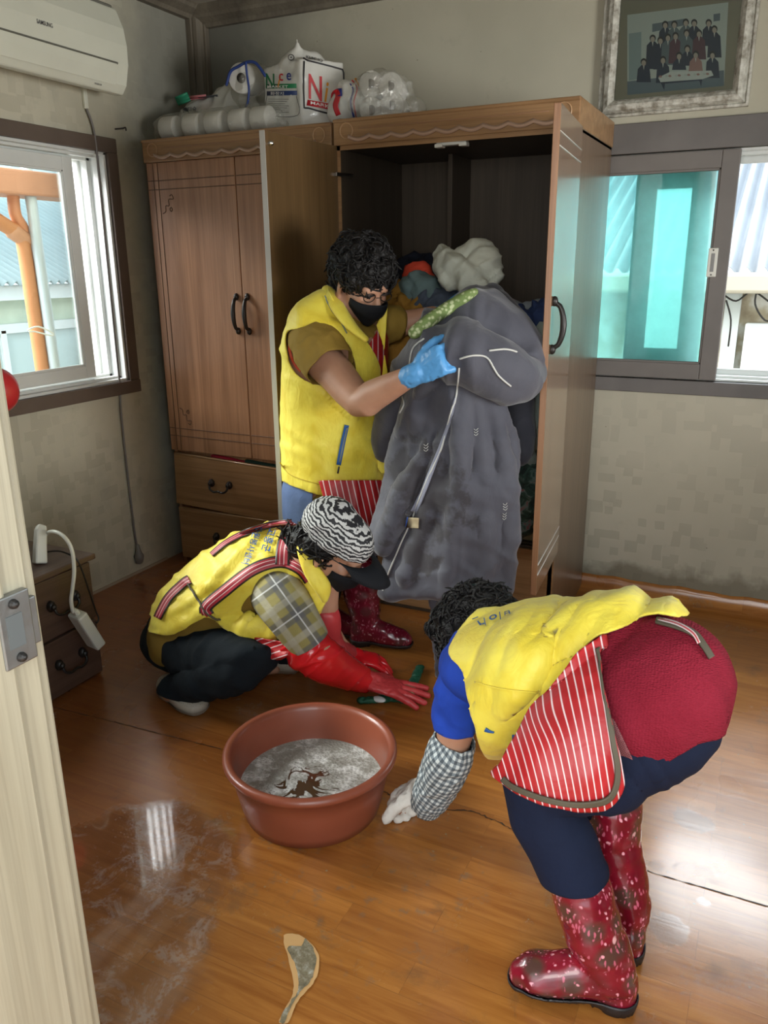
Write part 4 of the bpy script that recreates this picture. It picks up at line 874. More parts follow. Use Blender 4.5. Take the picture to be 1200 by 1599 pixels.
def m_suds():
    k = NT('suds_on_water'); g = k.geo(); x = k.n('VectorMath', {0: g, 1: (-bc.x, -bc.y, 0)}, operation='ADD').outputs[0]
    n1 = k.noise(x, 13, 3, .5, 1.4); d = k.n('VectorMath', {0: x, 1: (.0, -.035, .06)}, operation='DISTANCE').outputs['Value']
    hole = k.mask(k.math('ADD', k.math('ABSOLUTE', k.math('SUBTRACT', n1, .5)), k.math('MULTIPLY', k.math('SUBTRACT', d, .07), 1.3)), .05, .02)
    fo = k.mix(k.mask(k.vor(g, 120.), .15, .5), (.36, .36, .34), (.66, .66, .64)); fo = k.mix(k.mask(k.noise(g, 20, 5, .7), .45, .65), (.24, .23, .2), fo)
    c = k.mix(hole, fo, (.06, .03, .015)); r = k.mix(hole, (.5,)*3, (.05,)*3)
    return k.bsdf(Base_Color=c, Roughness=k.n('RGBToBW', {0: r}).outputs[0], Normal=k.bump(k.math('MULTIPLY', k.vor(g, 120.), k.math('SUBTRACT', 1., hole)), .6, .004))
V, Fc = lathe([(0, .074), (.10, .074), (.19, .074), (.1925, .076)], bc); o = mk('soapy_water', V, Fc, m_suds()); tag(o, 'dark soapy water with grey suds lying in the basin', 'water', kind='stuff')
# ------------------------------------------------------------------ people
M['skin'] = None
def m_skin():
    k = NT('skin'); v = k.geo(); c = k.mix(k.mask(k.noise(v, 14, 4), .3, .7), (.42, .215, .135), (.50, .27, .175))
    return k.bsdf(Base_Color=c, Roughness=.5, Normal=k.bump(k.noise(v, 260, 3), .12, .001), Subsurface_Weight=.12, Subsurface_Radius=(.012, .005, .003), Subsurface_Scale=1.)
M['skin'] = m_skin()
def m_vest():
    k = NT('yellow_vest_cloth'); v = k.geo(); n1 = k.noise(v, 11, 4, .6, .8)
    c = k.mix(k.mask(n1, .35, .65), (.80, .62, .045), (.90, .76, .09))
    b1 = k.bump(k.noise(v, 700, 2), .12, .001); nb = k.n('Bump', {'Height': k.noise(k.map(v, (1, 1, .45)), 26, 3, .55, 1.2), 'Strength': .32, 'Distance': .012, 'Normal': b1}).outputs[0]
    return k.bsdf(Base_Color=c, Roughness=.55, Normal=nb, Sheen_Weight=.15)
M['vest'] = m_vest()
M['vblue'] = plain('blue_vest_print', (.015, .10, .34), .5)
M['hair'] = cloth('black_hair', (.012, .011, .011), .42, 500, .4, .8, 0, 60, .7)
M['mask'] = cloth('black_mask_cloth', (.009, .010, .013), .8, 1200, .1, .1, 0, 20, .1)
M['navy'] = cloth('navy_trouser_cloth', (.006, .011, .032), .85)
M['darkp'] = cloth('dark_trouser_cloth', (.006, .010, .014), .9)
M['jean'] = cloth('blue_denim', (.10, .15, .30), .85)
M['olive'] = cloth('mustard_shirt_cloth', (.26, .165, .03), .85)
M['royal'] = cloth('royal_blue_knit', (.015, .055, .38), .85)
M['binding'] = plain('dark_olive_binding', (.085, .07, .045), .7)
def stripes(name, base, line, freq, wdt, rough=.45, soft=.04):
    """stripes across st.x"""
    k = NT(name); x = k.sep(k.att()); t = k.math('FRACT', k.math('MULTIPLY', x[0], freq)); q = k.math('ABSOLUTE', k.math('SUBTRACT', t, .5))
    f = k.mask(q, wdt+soft, wdt-soft); b = k.mix(k.mask(k.noise(k.geo(), 12, 3), .3, .7), tuple(a*.85 for a in base), base)
    b2 = k.bump(k.noise(k.geo(), 20, 3, .5, 1.), .25, .01)
    return k.bsdf(Base_Color=k.mix(f, b, line), Roughness=rough, Normal=b2)
M['apron'] = stripes('red_apron_white_stripes', (.46, .018, .022), (.80, .62, .62), 1., .085)
def m_strap():
    k = NT('striped_strap'); x = k.sep(k.att()); f = x[0]
    c = k.ramp(f, [(0, (.03, .02, .015)), (.14, (.36, .02, .035)), (.27, (.75, .5, .5)), (.33, (.36, .02, .035)), (.45, (.30, .015, .03)), (.57, (.75, .5, .5)), (.64, (.36, .02, .035)), (.86, (.03, .02, .015))], 'CONSTANT')
    return k.bsdf(Base_Color=c, Roughness=.5)
M['strap'] = m_strap()
def m_floral(dark=0):
    k = NT('floral_rubber_dark' if dark else 'floral_rubber'); v = k.geo(); vd = k.n('VectorMath', {0: v, 1: k.n('VectorMath', {0: k.n('TexNoise', {'Vector': v, 'Scale': 40., 'Detail': 2}).outputs['Color'], 1: (.012,)*3}, operation='MULTIPLY').outputs[0]}, operation='ADD').outputs[0]
    c = k.mix(k.mask(k.noise(v, 20, 3), .4, .6), (.23, .008, .022), (.15, .005, .014))
    bl = k.math('SUBTRACT', 1., k.mask(k.vor(v, 17., rnd=.9), .26, .50)); c = k.mix(bl, c, (.085, .038, .030))
    lf = k.vor(k.map(vd, (1, 1.6, 1)), 52.)
    for rr, sd_ in ((.7, 0), (-.8, 5)):
        st_ = k.math('SUBTRACT', 1., k.mask(k.vor(k.map(vd, (1.7, 1.7, .55), (0, rr, 0)), 75., rnd=.55), .22, .34)); reg = k.mask(k.noise(k.map(v, (1, 1, 1), (0, 0, 0), (sd_, 0, 0)), 26, 2), .53, .57)
        c = k.mix(k.math('MULTIPLY', k.math('MULTIPLY', st_, reg), .85), c, (.60, .13, .20))
    pt = k.math('MULTIPLY', k.math('SUBTRACT', 1., k.mask(lf, .17, .25)), k.mask(k.noise(v, 30, 2), .47, .52)); c = k.mix(pt, c, (.80, .34, .40))
    big = k.math('MULTIPLY', k.math('SUBTRACT', 1., k.mask(k.vor(k.map(vd, (1, 1, .6)), 24.), .12, .17)), k.mask(k.noise(v, 17, 2, .5, 2), .5, .52)); c = k.mix(big, c, (.72, .38, .38))
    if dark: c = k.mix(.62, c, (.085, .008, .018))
    return k.bsdf(Base_Color=c, Roughness=.22, Normal=k.bump(k.noise(v, 24, 2), .15, .006), Coat_Weight=.5, Coat_Roughness=.08)
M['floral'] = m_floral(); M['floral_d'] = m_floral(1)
M['sole'] = plain('black_rubber_sole', (.015, .014, .015), .45, bscale=90)
def px_st(ox=0, oy=0, a=0., s=100.):
    ca, sa = math.cos(a), math.sin(a)
    def f(W):
        q = PR(W); x = (q[:, 0]-ox)/s; y = (q[:, 1]-oy)/s
        return np.stack([x*ca+y*sa, -x*sa+y*ca, np.zeros(len(W))], 1)
    return f
def frame(fwd, up):
    f = Vector(fwd).normalized(); r = f.cross(Vector(up)).normalized(); u = r.cross(f); return Matrix((r, f, u)).transposed()
def head_parts(c, Rm, s=1.):
    Q = lambda x, y, z: c+Rm@Vector((x*s, y*s, z*s)); E_ = lambda p, r, M2=None: ell(Q(*p), tuple(a*s for a in r), Rm if M2 is None else Rm@M2)
    out = [E_((0, -.012, .03), (.074, .092, .082)), E_((0, .028, -.028), (.061, .066, .080)), E_((0, .050, -.085), (.034, .034, .027)), E_((0, .07, .02), (.05, .028, .022)),
           tube([Q(0, .088, .012), Q(0, .108, -.022), Q(0, .106, -.030)], [.008*s, .013*s, .014*s], 10), E_((.012, .098, -.03), (.009, .009, .008)), E_((-.012, .098, -.03), (.009, .009, .008)),
           E_((0, .088, -.058), (.024, .012, .0075)), E_((0, .087, -.066), (.020, .012, .0075)), E_((.035, .062, -.02), (.024, .024, .022)), E_((-.035, .062, -.02), (.024, .024, .022))]
    for sx in (-1, 1):
        e = Matrix.Rotation(sx*-.35, 3, 'Z'); out.append(ell(Q(sx*.076, -.010, -.012), (.008*s, .019*s, .031*s), Rm@e)); out.append(ell(Q(sx*.077, -.004, -.036), (.007*s, .010*s, .012*s), Rm))
        out.append(E_((sx*.031, .080, .012), (.017, .011, .009)))
    return out, Q
def rot_about(v, ax, a): return Matrix.Rotation(a, 3, ax)@v
def hand_parts(w, d, n, ts, curls, s=1., fat=0., spread=.10, thumb=.9, tcurl=.3):
    """w wrist, d finger direction, n palm side, ts thumb side (+1: along d x n)"""
    d = Vector(d).normalized(); n = Vector(n); n = (n-d*n.dot(d)).normalized(); sd = d.cross(n).normalized()*ts; out = []
    out.append(tube([w-d*.01, w+d*.03*s, w+d*.085*s], [.017*s+fat, .016*s+fat, .013*s+fat], 14, L=sd, r2=[.027*s+fat, .038*s+fat, .041*s+fat]))
    ax = sd*ts
    for i, (off, ln) in enumerate(((.031, .92), (.011, 1.), (-.011, .94), (-.030, .76))):
        b = w+d*.082*s+sd*off*s; dd = (d+sd*off*spread*20/1.).normalized(); p = [b-d*.01*s, b]; c_ = curls[i]; axf = d.cross(n).normalized(); v = dd
        for L_, q in ((.040, c_), (.026, c_*1.1), (.021, c_*.8)):
            v = rot_about(v, axf, q) if True else v
            p.append(p[-1]+v*L_*ln*s)
        out.append(tube(p, [.0092*s+fat, .0092*s+fat, .0086*s+fat, .0080*s+fat, .0072*s+fat], 10))
    b = w+d*.022*s+sd*.024*s; v = (d*.62+sd*thumb+n*.25).normalized(); p = [b, b+v*.038*s]; axf = d.cross(n).normalized()
    for L_ in (.032, .026): v = rot_about(v, axf, tcurl); v = (v-sd*.25).normalized(); p.append(p[-1]+v*L_*s)
    out.append(tube(p, [.015*s+fat, .012*s+fat, .0105*s+fat, .008*s+fat], 10)); return out
def hair_mesh(name, base, seed, curl_n, curl_r, parent, amp=.012, sc=28, mat=None, vox=.006, curl_len=.05, keep=None):
    V, T = blob(base, vox, 3); V = V+vnorm(V, T)*(nz(V, sc, seed, 3)*amp)[:, None]
    if keep is not None: V, T = clip(V, T, keep(V))
    N = vnorm(V, T); rnd = random.Random(seed); b = MB(); b.add([tuple(v) for v in V], [tuple(map(int, t)) for t in T])
    for _ in range(curl_n):
        i = rnd.randrange(len(V)); p = Vector(V[i]); n_ = Vector(N[i]); t = n_.cross(Vector((rnd.uniform(-1, 1), rnd.uniform(-1, 1), rnd.uniform(-1, 1)))).normalized(); u = n_.cross(t)
        pts = []; ph = rnd.uniform(0, 6)
        for j in range(7):
            a = ph+j*.8; pts.append(p+n_*(.001+.004*math.sin(j*.5))+t*(j/6-.5)*curl_len+u*curl_r*math.sin(a)+n_*curl_r*.6*math.cos(a))
        Vt, Ft = tube(pts, [.0012, .003, .0036, .0036, .0034, .0026, .001], 5); b.add(Vt, Ft)
    return mk(name, b.V, b.F, mat or M['hair'], parent)
def mask_on(name, Q, s, parent, mat, low=-.112, loops=True):
    """face mask over nose and mouth"""
    m = MB(); rows = []; nu, nv = 20, 12
    for j in range(nv+1):
        t = j/nv; z = -.008-(t*.098)
        for i in range(nu+1):
            a = (i/nu-.5)*2*1.38; wx = .068-.020*t*t-.010*abs(t-.4); dep = .130-.018*abs(t-.22)-.045*max(0, t-.5)
            x = wx*math.sin(a)/math.sin(1.38)*1.0; y = .012+(dep-.012)*math.cos(a)**.8 if math.cos(a) > 0 else .012
            zz = z+(.020*(abs(math.sin(a)))**2*(1-t) * -1)+(.030*(abs(math.sin(a)))**2*t)
            rows.append(Q(x, y, zz))
    n = nu+1; m.add(rows, [(j*n+i, j*n+i+1, (j+1)*n+i+1, (j+1)*n+i) for j in range(nv) for i in range(nu)])
    o = m.build(name, mat, parent, solid=.003)
    for sx in (-1, 1):
        V, Fc = tube([Q(sx*.064, .022, -.028), Q(sx*.078, .0, -.004), Q(sx*.084, -.018, .010), Q(sx*.083, -.026, -.012), Q(sx*.078, -.01, -.045), Q(sx*.060, .02, -.085)], .0012, 6, k=3); mk('ear_loop', V, Fc, mat, o)
    return o
def boot(name, shaft, foot, mat, parent, rs, vox=.006, top_poly=None, heel=True, zf=.0):
    """shaft: (points, radii along foot dir, radii lateral); foot: (heel point, toe point) on the floor"""
    hp, tp = Vector(foot[0]), Vector(foot[1]); d = (tp-hp); L_ = d.length; d.normalize(); lat = d.cross(Vector((0, 0, 1)))
    up = Vector((0, 0, 1)); parts = [tube(shaft[0], shaft[1], 20, L=lat, r2=shaft[2], k=3)]
    k_ = L_/.25
    parts.append(tube([hp+d*.035*k_+up*.055, hp+d*.09*k_+up*.060, hp+d*.15*k_+up*.048, hp+d*.20*k_+up*.040, hp+d*.218*k_+up*.036], [.050, .052, .044, .036, .030], 18, L=lat, r2=[.036, .037, .043, .044, .034], k=3))
    parts.append(ell(hp+d*.04*k_+up*.03, (.040, .036, .035), frame(lat, up)))
    V, T = blob(parts, vox, 5); V = V+vnorm(V, T)*(nz(V, (18, 18, 30), 3)*.003)[:, None]; V[:, 2] = np.maximum(V[:, 2], zf+.010)
    o = mk(name, V, T, mat, parent)
    q = V[V[:, 2] < .05]; s_ = (V-A3(hp))@A3(d)
    Ns = vnorm(V, T); W = V+Ns*.004; Wz = W.copy()
    Wc, Tc = clip(W, T, .030-V[:, 2]); lo = Wc[:, 2] < .0135; Wc[:, 2] = np.where(lo, np.where(((Wc-A3(hp))@A3(d)) < .085*k_, .0, .0075), Wc[:, 2]-.004)
    mk('sole', Wc, Tc, M['sole'], o, solid=.003)
    return o, (V, T)

# ================= standing woman with the quilt
pa = empty('person', P(540, 985, Z=0), 'standing person in yellow vest, blue gloves and black mask pulling out the grey quilt', 'person')
hA = P(566, 441, Y=2.38); RA = frame((.80, -.42, -.52), (.45, -.25, .9)); hp_, QA = head_parts(hA, RA, 1.0)
LA = Vector((.42, .9, 0)).normalized()
torsoA = tube([P(525, 790, Y=2.44), P(522, 740, Y=2.44), P(521, 650, Y=2.43), P(524, 585, Y=2.41), P(530, 530, Y=2.40), P(536, 492, Y=2.40), P(545, 476, Y=2.39)], [.145, .158, .160, .150, .130, .098, .06], 26, L=LA, r2=[.17, .18, .18, .18, .185, .16, .08], k=3)
neckA = tube([P(538, 500, Y=2.40), QA(0, -.02, -.07)], [.062, .056], 16)
shA, elA, wrA = P(494, 548, Y=2.27), P(563, 628, Y=2.17), P(650, 583, Y=2.12)
arm1 = tube([P(500, 510, Y=2.33), shA, shA.lerp(elA, .5), elA, elA.lerp(wrA, .25), elA.lerp(wrA, .7), wrA], [.060, .066, .060, .050, .049, .037, .028], 18, k=2)
dH = (P(700, 556, Y=2.10)-wrA).normalized()
hand1 = hand_parts(wrA, dH, Vector((.1, 1, -.1)), 1, (.95, .95, .95, .95), 1., 0, .02, .5, .4)
sh2, wr2 = P(572, 520, Y=2.58), P(680, 492, Y=2.60)
arm2 = tube([sh2, P(605, 512, Y=2.56), wr2], [.055, .05, .032], 16); hand2 = hand_parts(wr2, Vector((.95, .1, -.25)), Vector((0, -1, 0)), -1, (.7, .7, .7, .7))
leg = lambda hip, kn, an, r=(.095, .075, .05): tube([hip, hip.lerp(kn, .5), kn, kn.lerp(an, .35), an], [r[0], (r[0]+r[1])/2, r[1]*.85, r[1]*.8, .032], 18, k=2)
BA = []
for q1, q2 in (((548, 1003), (632, 1012)), ((490, 978), (570, 1000))):
    h_ = P(*q1, Z=0); t_ = P(*q2, Z=0); h_ = Vector((h_.x, h_.y, 0)); d_ = (Vector((t_.x, t_.y, 0))-h_).normalized(); BA.append((h_, h_+d_*.245, h_+d_*.06))
anF, anN = BA[0][2], BA[1][2]
lg1 = leg(P(505, 780, Y=2.38), P(508, 868, Y=2.36), Vector((anN.x, anN.y, .08))); lg2 = leg(P(545, 780, Y=2.50), P(560, 860, Y=2.50), Vector((anF.x, anF.y, .08)))
ft = lambda a, d: tube([Vector((a.x, a.y, .05)), Vector((a.x, a.y, .045))+Vector(d)*.3], [.026, .02], 12)
V, T = blob(hp_+[torsoA, neckA, arm1, arm2, lg1, lg2, ft(anN, BA[1][1]-BA[1][0]), ft(anF, BA[0][1]-BA[0][0])]+hand1+hand2, .0055, 3)
mk('body', V, T, M['skin'], pa)
tv = blob([torsoA], .008, 6)
tv = (pxfold(tv[0], tv[1], 84, 1.3, .35, .016, 4), tv[1])
tv = (pxfold(tv[0], tv[1], 38, 2.6, .9, .008, 14), tv[1])
legsA = blob([lg1, lg2, tube([P(522, 800, Y=2.44), P(522, 760, Y=2.44)], [.14, .14], 20, L=LA, r2=[.165, .165])], .008, 5)
shell('trousers', legsA, lambda V: V[:, 2]-.16, .008, .003, M['darkp'], pa, wr=(.006, 9, 4))
# blue denim hip patch visible at her left side
ja, _ = shell('denim_panel', legsA, lambda V: np.minimum(sdpoly(PR(V), [(440, 752), (492, 757), (496, 800), (484, 850), (440, 850)]), V[:, 2]-.2), 0.034, .003, M['jean'], pa)
# shirt
sleeve = tube([P(486, 528, Y=2.31), P(498, 545, Y=2.25), P(516, 572, Y=2.215)], [.078, .082, .078], 22, k=2)
sv = blob([sleeve, tube([P(530, 540, Y=2.40), P(522, 640, Y=2.42), P(522, 770, Y=2.43)], [.130, .142, .14], 20, L=LA, r2=[.172, .172, .165]), tube([P(560, 520, Y=2.56), P(612, 505, Y=2.54)], [.075, .06], 16)], .007, 5)
# cut the sleeve open at its hem
axd = A3((P(526, 592, Y=2.20)-P(498, 545, Y=2.25)).normalized()); hem = A3(P(516, 574, Y=2.215))
def s_shirt(V):
    a = (hem-V)@axd; near = np.linalg.norm(V-hem, axis=1) < .12
    return np.where(near, a, .05)
sh_, shVT = shell('shirt', sv, s_shirt, .002, .003, M['olive'], pa, wr=(.006, 13, 8))
# apron bib and skirt
bibs = shell('apron', tv, lambda V: sdpoly(PR(V), [(574, 540), (596, 505), (625, 520), (625, 700), (590, 700)]), .006, .003, M['apron'], pa, st=px_st(0, 0, 0, 8.5))[0]
skA = blob([tube([P(535, 740, Y=2.43), P(542, 800, Y=2.40), P(556, 870, Y=2.40)], [.15, .145, .13], 22, L=LA, r2=[.18, .18, .16], k=2)], .008, 5)
shell('apron_skirt', (wrinkle(skA[0], skA[1], .006, (12, 12, 3), 5), skA[1]), lambda V: sdpoly(PR(V), [(498, 750), (606, 750), (604, 860), (588, 868), (556, 850), (520, 825)]), .004, .003, M['apron'], pa, st=px_st(0, 0, -.22, 9.))
# vest
outA = smoothpoly([(508, 444), (492, 462), (468, 478), (451, 502), (441, 540), (436, 640), (438, 735), (450, 752), (480, 764), (520, 776), (565, 781), (594, 781), (597, 740), (598, 680), (597, 640), (592, 600), (588, 570), (577, 545), (560, 522), (543, 503), (530, 480), (520, 460)], 3)
holeA = smoothpoly([(452, 522), (470, 514), (498, 514), (524, 524), (542, 543), (552, 566), (548, 592), (520, 600), (490, 598), (466, 582), (454, 556)], 3)
def s_vestA(V):
    q = PR(V); near = ((V-A3(P(525, 600, Y=2.42)))@A3(LA)) < .05
    s = np.minimum(sdpoly(q, outA), np.where(near, -sdpoly(q, holeA), 50)); return s
vA, vAT = shell('vest', (pxfold(tv[0], tv[1], 88, 9., .5, .0035, 33, 1.0, False)*np.clip((PR(tv[0])[:, 1:2]-735)/30, 0, 1)+tv[0]*(1-np.clip((PR(tv[0])[:, 1:2]-735)/30, 0, 1)), tv[1]), s_vestA, .014, .004, M['vest'], pa)
flap = smoothpoly([(606, 474), (598, 492), (588, 508), (596, 530), (602, 560), (606, 590), (603, 640), (619, 726), (604, 737), (590, 730), (590, 640), (596, 600)], 2)
t2 = blob([tube([P(600, 476, Y=2.42), P(600, 520, Y=2.44), P(602, 600, Y=2.50), P(606, 740, Y=2.52)], [.03, .05, .055, .07], 18, L=LA, r2=[.03, .05, .08, .1], k=2)], .007, 4)
fo = mk('vest_flap', *clip(t2[0], t2[1], sdpoly(PR(t2[0]), flap)), M['vest'], vA, solid=.003)
tr = bvh(vAT)
ribbon('hem_seam', tr, [(437, 722), (455, 742), (490, 754), (530, 764), (570, 768), (595, 768)], 1.6, plain('seam_yellow', (.55, .40, .03), .7), vA, .002, .0015)
# standing collar
col = tube([P(512, 450, Y=2.36), P(528, 480, Y=2.30), P(548, 508, Y=2.27), P(572, 530, Y=2.27)], [.020, .026, .022, .012], 14, L=(.3, -.3, 1), r2=[.010, .012, .011, .008], k=4)
mk('collar', *col, M['vest'], vA)
cordon('collar_piping', tr, [(509, 464), (518, 486), (530, 502), (541, 520)], .0022, plain('grey_piping', (.16, .20, .20), .5), vA, .006)
ribbon('pocket_zip', tr, [(542, 664), (536, 690), (529, 726)], 7, M['vblue'], vA, .006, .003); ribbon('zip_tape', tr, [(542.5, 668), (536.5, 692), (530.5, 722)], 1.8, plain('zip_grey', (.25, .28, .26), .4, .5), vA, .009, .002)
V_, F_ = tube([cast(tr, 529, 728, .01), cast(tr, 527, 737, .012)], .003, 6); mk('zip_pull', V_, F_, M['black'], vA)
ribbon('armhole_lining', tr, [(452, 532), (453, 550), (460, 568), (470, 580)], 4, plain('orange_lining', (.55, .06, .02), .6), vA, -.004, .003)
# gloves
gl = plain('blue_nitrile', (.10, .33, .66), .35, bscale=60, bst=.25, vary=.1)
g1 = blob(hand_parts(wrA, dH, Vector((.1, 1, -.1)), 1, (1.0, 1.05, 1.05, 1.05), 1.10, .0008, .04, .5, .4)+[tube([wrA-dH*.03, wrA+dH*.01], [.034, .032], 16)], .004, 3)
g1 = (wrinkle(g1[0], g1[1], .0014, 50, 3), g1[1]); mk('glove', *g1, gl, pa)
g2 = blob(hand_parts(wr2, Vector((.95, .1, -.25)), Vector((0, -1, 0)), -1, (.7, .7, .7, .7), 1.06, .001), .004, 3); mk('glove', *g2, gl, pa)
# hair, mask, glasses
hair_mesh('hair', [ell(QA(0, -.022, .048), (.102, .118, .094), RA), ell(QA(0, -.065, -.01), (.080, .055, .075), RA), ell(QA(0, .060, .075), (.062, .042, .036), RA), ell(QA(.062, -.02, .03), (.028, .05, .05), RA), ell(QA(-.062, .01, .03), (.028, .05, .05), RA)], 4, 420, .007, pa, .014, 30)
mask_on('face_mask', QA, 1, pa, M['mask'])
gs = MB()
for sx in (-1, 1):
    ring = [QA(sx*.032+.022*math.cos(a), .100-.004*abs(math.cos(a)), .004+.015*math.sin(a)) for a in [i*math.pi/9 for i in range(19)]]; gs.tube(ring, .0015, 6, cap=False); gs.tube([QA(sx*.054, .096, .006), QA(sx*.074, .03, .006), QA(sx*.080, -.015, .0)], .0015, 6)
gs.tube([QA(-.01, .103, .006), QA(.01, .103, .006)], .0013, 6); gs.build('glasses', M['black'], pa)
for sx in (-1, 1):
    V_, F_ = ell(QA(sx*.031, .086, .006), (.012, .006, .004), RA); mk('eye', V_, F_, plain('closed_lid_dark', (.05, .03, .025), .5), pa)
# boots
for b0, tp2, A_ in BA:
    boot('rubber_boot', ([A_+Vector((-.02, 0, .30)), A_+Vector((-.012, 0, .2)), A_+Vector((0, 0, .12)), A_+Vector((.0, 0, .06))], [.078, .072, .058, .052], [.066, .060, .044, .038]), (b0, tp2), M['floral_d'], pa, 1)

# ================= squatting woman
pc = empty('person', P(330, 1060, Z=0), 'squatting person in zebra print cap, yellow vest and long red rubber gloves', 'person')
LC = Vector((-.50, .87, 0)).normalized(); fC = Vector((.87, .50, 0))
hC = P(521, 856, Y=1.93); RC = frame((.80, .12, -.58), (.62, .08, .78)); hpC, QC = head_parts(hC, RC, .98)
tpts = [P(276, 985, Y=1.93), P(300, 955, Y=1.94), P(345, 925, Y=1.95), P(395, 900, Y=1.97), P(438, 880, Y=1.98), P(470, 868, Y=1.98)]
torC = tube(tpts, [.095, .110, .124, .124, .100, .065], 26, L=LC, r2=[.16, .165, .165, .17, .165, .09], k=3)
neckC = tube([P(468, 870, Y=1.96), QC(0, -.03, -.05)], [.062, .054], 14)
shC, elC, wrC = P(436, 938, Y=1.85), P(478, 1000, Y=1.84), P(572, 1062, Z=.070)
armC = tube([P(448, 918, Y=1.92), shC, elC, elC.lerp(wrC, .5), wrC], [.05, .055, .048, .040, .028], 16, k=2)
sh2, el2, wr2 = P(505, 905, Y=2.10), P(510, 985, Y=2.12), P(545, 1022, Z=.08)
armC2 = tube([sh2, el2, wr2], [.055, .045, .03], 14, k=2)
dC = (P(650, 1084, Z=.032)-wrC).normalized(); dC2 = (P(598, 1034, Z=.05)-wr2).normalized()
nC = Vector((0, 0, -1)); cC = (.02, .03, .05, .10); 
hipN, knN, anCN = P(292, 1012, Y=1.86), P(396, 1034, Y=1.78), P(268, 1080, Y=1.78)
hipF, knF, anCF = P(310, 1000, Y=2.06), P(465, 1005, Y=2.16), P(410, 1040, Y=2.13)
lC1 = tube([hipN, hipN.lerp(knN, .5), knN, knN.lerp(anCN, .4), anCN], [.082, .078, .064, .060, .036], 18, k=2)
lC2 = tube([hipF, hipF.lerp(knF, .5), knF, knF.lerp(anCF, .4), anCF], [.082, .075, .058, .050, .034], 18, k=2)
hipm = tube([P(268, 1002, Y=1.90), P(300, 985, Y=1.98)], [.085, .09], 16, L=LC, r2=[.13, .14])
V, T = blob(hpC+[torC, neckC, armC, armC2, lC1, lC2, hipm]+hand_parts(wrC, dC, nC, 1, cC)+hand_parts(wr2, dC2, nC, -1, (.35, .4, .4, .4))+[tube([P(266, 1082, Z=.03), P(285, 1098, Z=.025)], [.022, .018], 10), tube([P(410, 1045, Z=.03), P(430, 1045, Z=.025)], [.022, .018], 10)], .0055, 3)
mk('body', V, T, M['skin'], pc)
trC = blob([lC1, lC2, hipm], .007, 6); shell('trousers', trC, lambda V: V[:, 2]-.055, .012, .003, M['darkp'], pc, wr=(.008, (9, 9, 9), 6))
tvC = blob([torC, tube([P(430, 925, Y=1.93), P(470, 940, Y=1.96), P(488, 905, Y=1.98)], [.07, .07, .06], 18, k=2), tube([P(350, 945, Y=1.93), P(400, 965, Y=1.90), P(440, 975, Y=1.90)], [.10, .075, .045], 18, L=LC, r2=[.13, .10, .06], k=2)], .007, 8)
tvC = (pxfold(tvC[0], tvC[1], -40, 2.1, .5, .016, 5), tvC[1]); tvC = (pxfold(tvC[0], tvC[1], 20, 2.4, .8, .005, 15), tvC[1])
outC = smoothpoly([(241, 965), (238, 988), (275, 987), (310, 968), (330, 962), (352, 978), (380, 992), (405, 999), (436, 998), (465, 990), (500, 950), (508, 925), (495, 905), (484, 892), (474, 860), (466, 838), (455, 815), (430, 812), (380, 812), (340, 832), (300, 868), (262, 912), (228, 945)], 3)
holC = smoothpoly([(378, 950), (388, 932), (404, 922), (430, 916), (456, 918), (478, 930), (488, 955), (478, 1010), (440, 1010), (420, 970), (396, 960)], 3)
ph = P(400, 900, Y=1.97)
def s_vC(V):
    q = PR(V); near = ((V-A3(ph))@A3(LC)) < -.02
    return np.minimum(sdpoly(q, outC), np.where(near, -sdpoly(q, holC), 50))
ust = blob([torC, hipm], .008, 5); shell('undershirt', ust, lambda V: 462-PR(V)[:, 0], .004, .003, M['olive'], pc)
vC, vCT = shell('vest', tvC, s_vC, .012, .004, M['vest'], pc)
trv = bvh(vCT)
colC = tube([P(468, 835, Y=1.90), P(476, 862, Y=1.86), P(488, 892, Y=1.85), P(505, 918, Y=1.86), P(507, 935, Y=1.87)], [.012, .022, .026, .026, .012], 14, L=(.5, -.5, .4), r2=.012, k=3); mk('collar', *colC, M['vest'], vC)
cordon('collar_piping', trv, [(474, 868), (482, 893), (492, 910), (505, 925)], .002, plain('collar_grey', (.15, .17, .14), .5), vC, .028)
# plaid sleeve
def m_plaid():
    k = NT('plaid_shirt'); x = k.sep(k.att()); c = (.27, .23, .075)
    def band(s, f, ph, a, b): 
        t = k.math('ABSOLUTE', k.math('SUBTRACT', k.math('FRACT', k.math('MULTIPLY_ADD', s, f, ph)), .5)); return k.mask(t, a+.01, b-.01)
    col_ = k.mix(k.math('MULTIPLY', band(x[0], 1.0, .1, .17, .15), .75), c, (.10, .10, .10)); col_ = k.mix(k.math('MULTIPLY', band(x[1], 1.0, .3, .17, .15), .75), col_, (.10, .10, .11))
    col_ = k.mix(k.math('MULTIPLY', band(x[0], 1.0, .55, .11, .09), .6), col_, (.40, .38, .30)); col_ = k.mix(k.math('MULTIPLY', band(x[1], 1.0, .75, .11, .09), .6), col_, (.40, .38, .30))
    col_ = k.mix(band(x[0], 1., .1, .02, .01), col_, (.6, .6, .58)); col_ = k.mix(band(x[1], 1., .3, .02, .01), col_, (.6, .6, .58))
    return k.bsdf(Base_Color=col_, Roughness=.85, Normal=k.bump(k.noise(k.geo(), 24, 3, .5, 1), .3, .01))
slC = blob([ell(P(434, 922, Y=1.87), (.078, .078, .066)), tube([P(424, 922, Y=1.90), P(440, 937, Y=1.84), P(462, 970, Y=1.83), P(482, 1000, Y=1.845)], [.074, .080, .072, .064], 22, k=3)], .006, 4)
axs = A3((P(482, 1000, Y=1.845)-P(455, 960, Y=1.83)).normalized()); hmC = A3(P(485, 1004, Y=1.845))
shell('plaid_sleeve', slC, lambda V: (hmC-V)@axs, .002, .003, m_plaid(), pc, st=px_st(380, 920, .95, 58.))
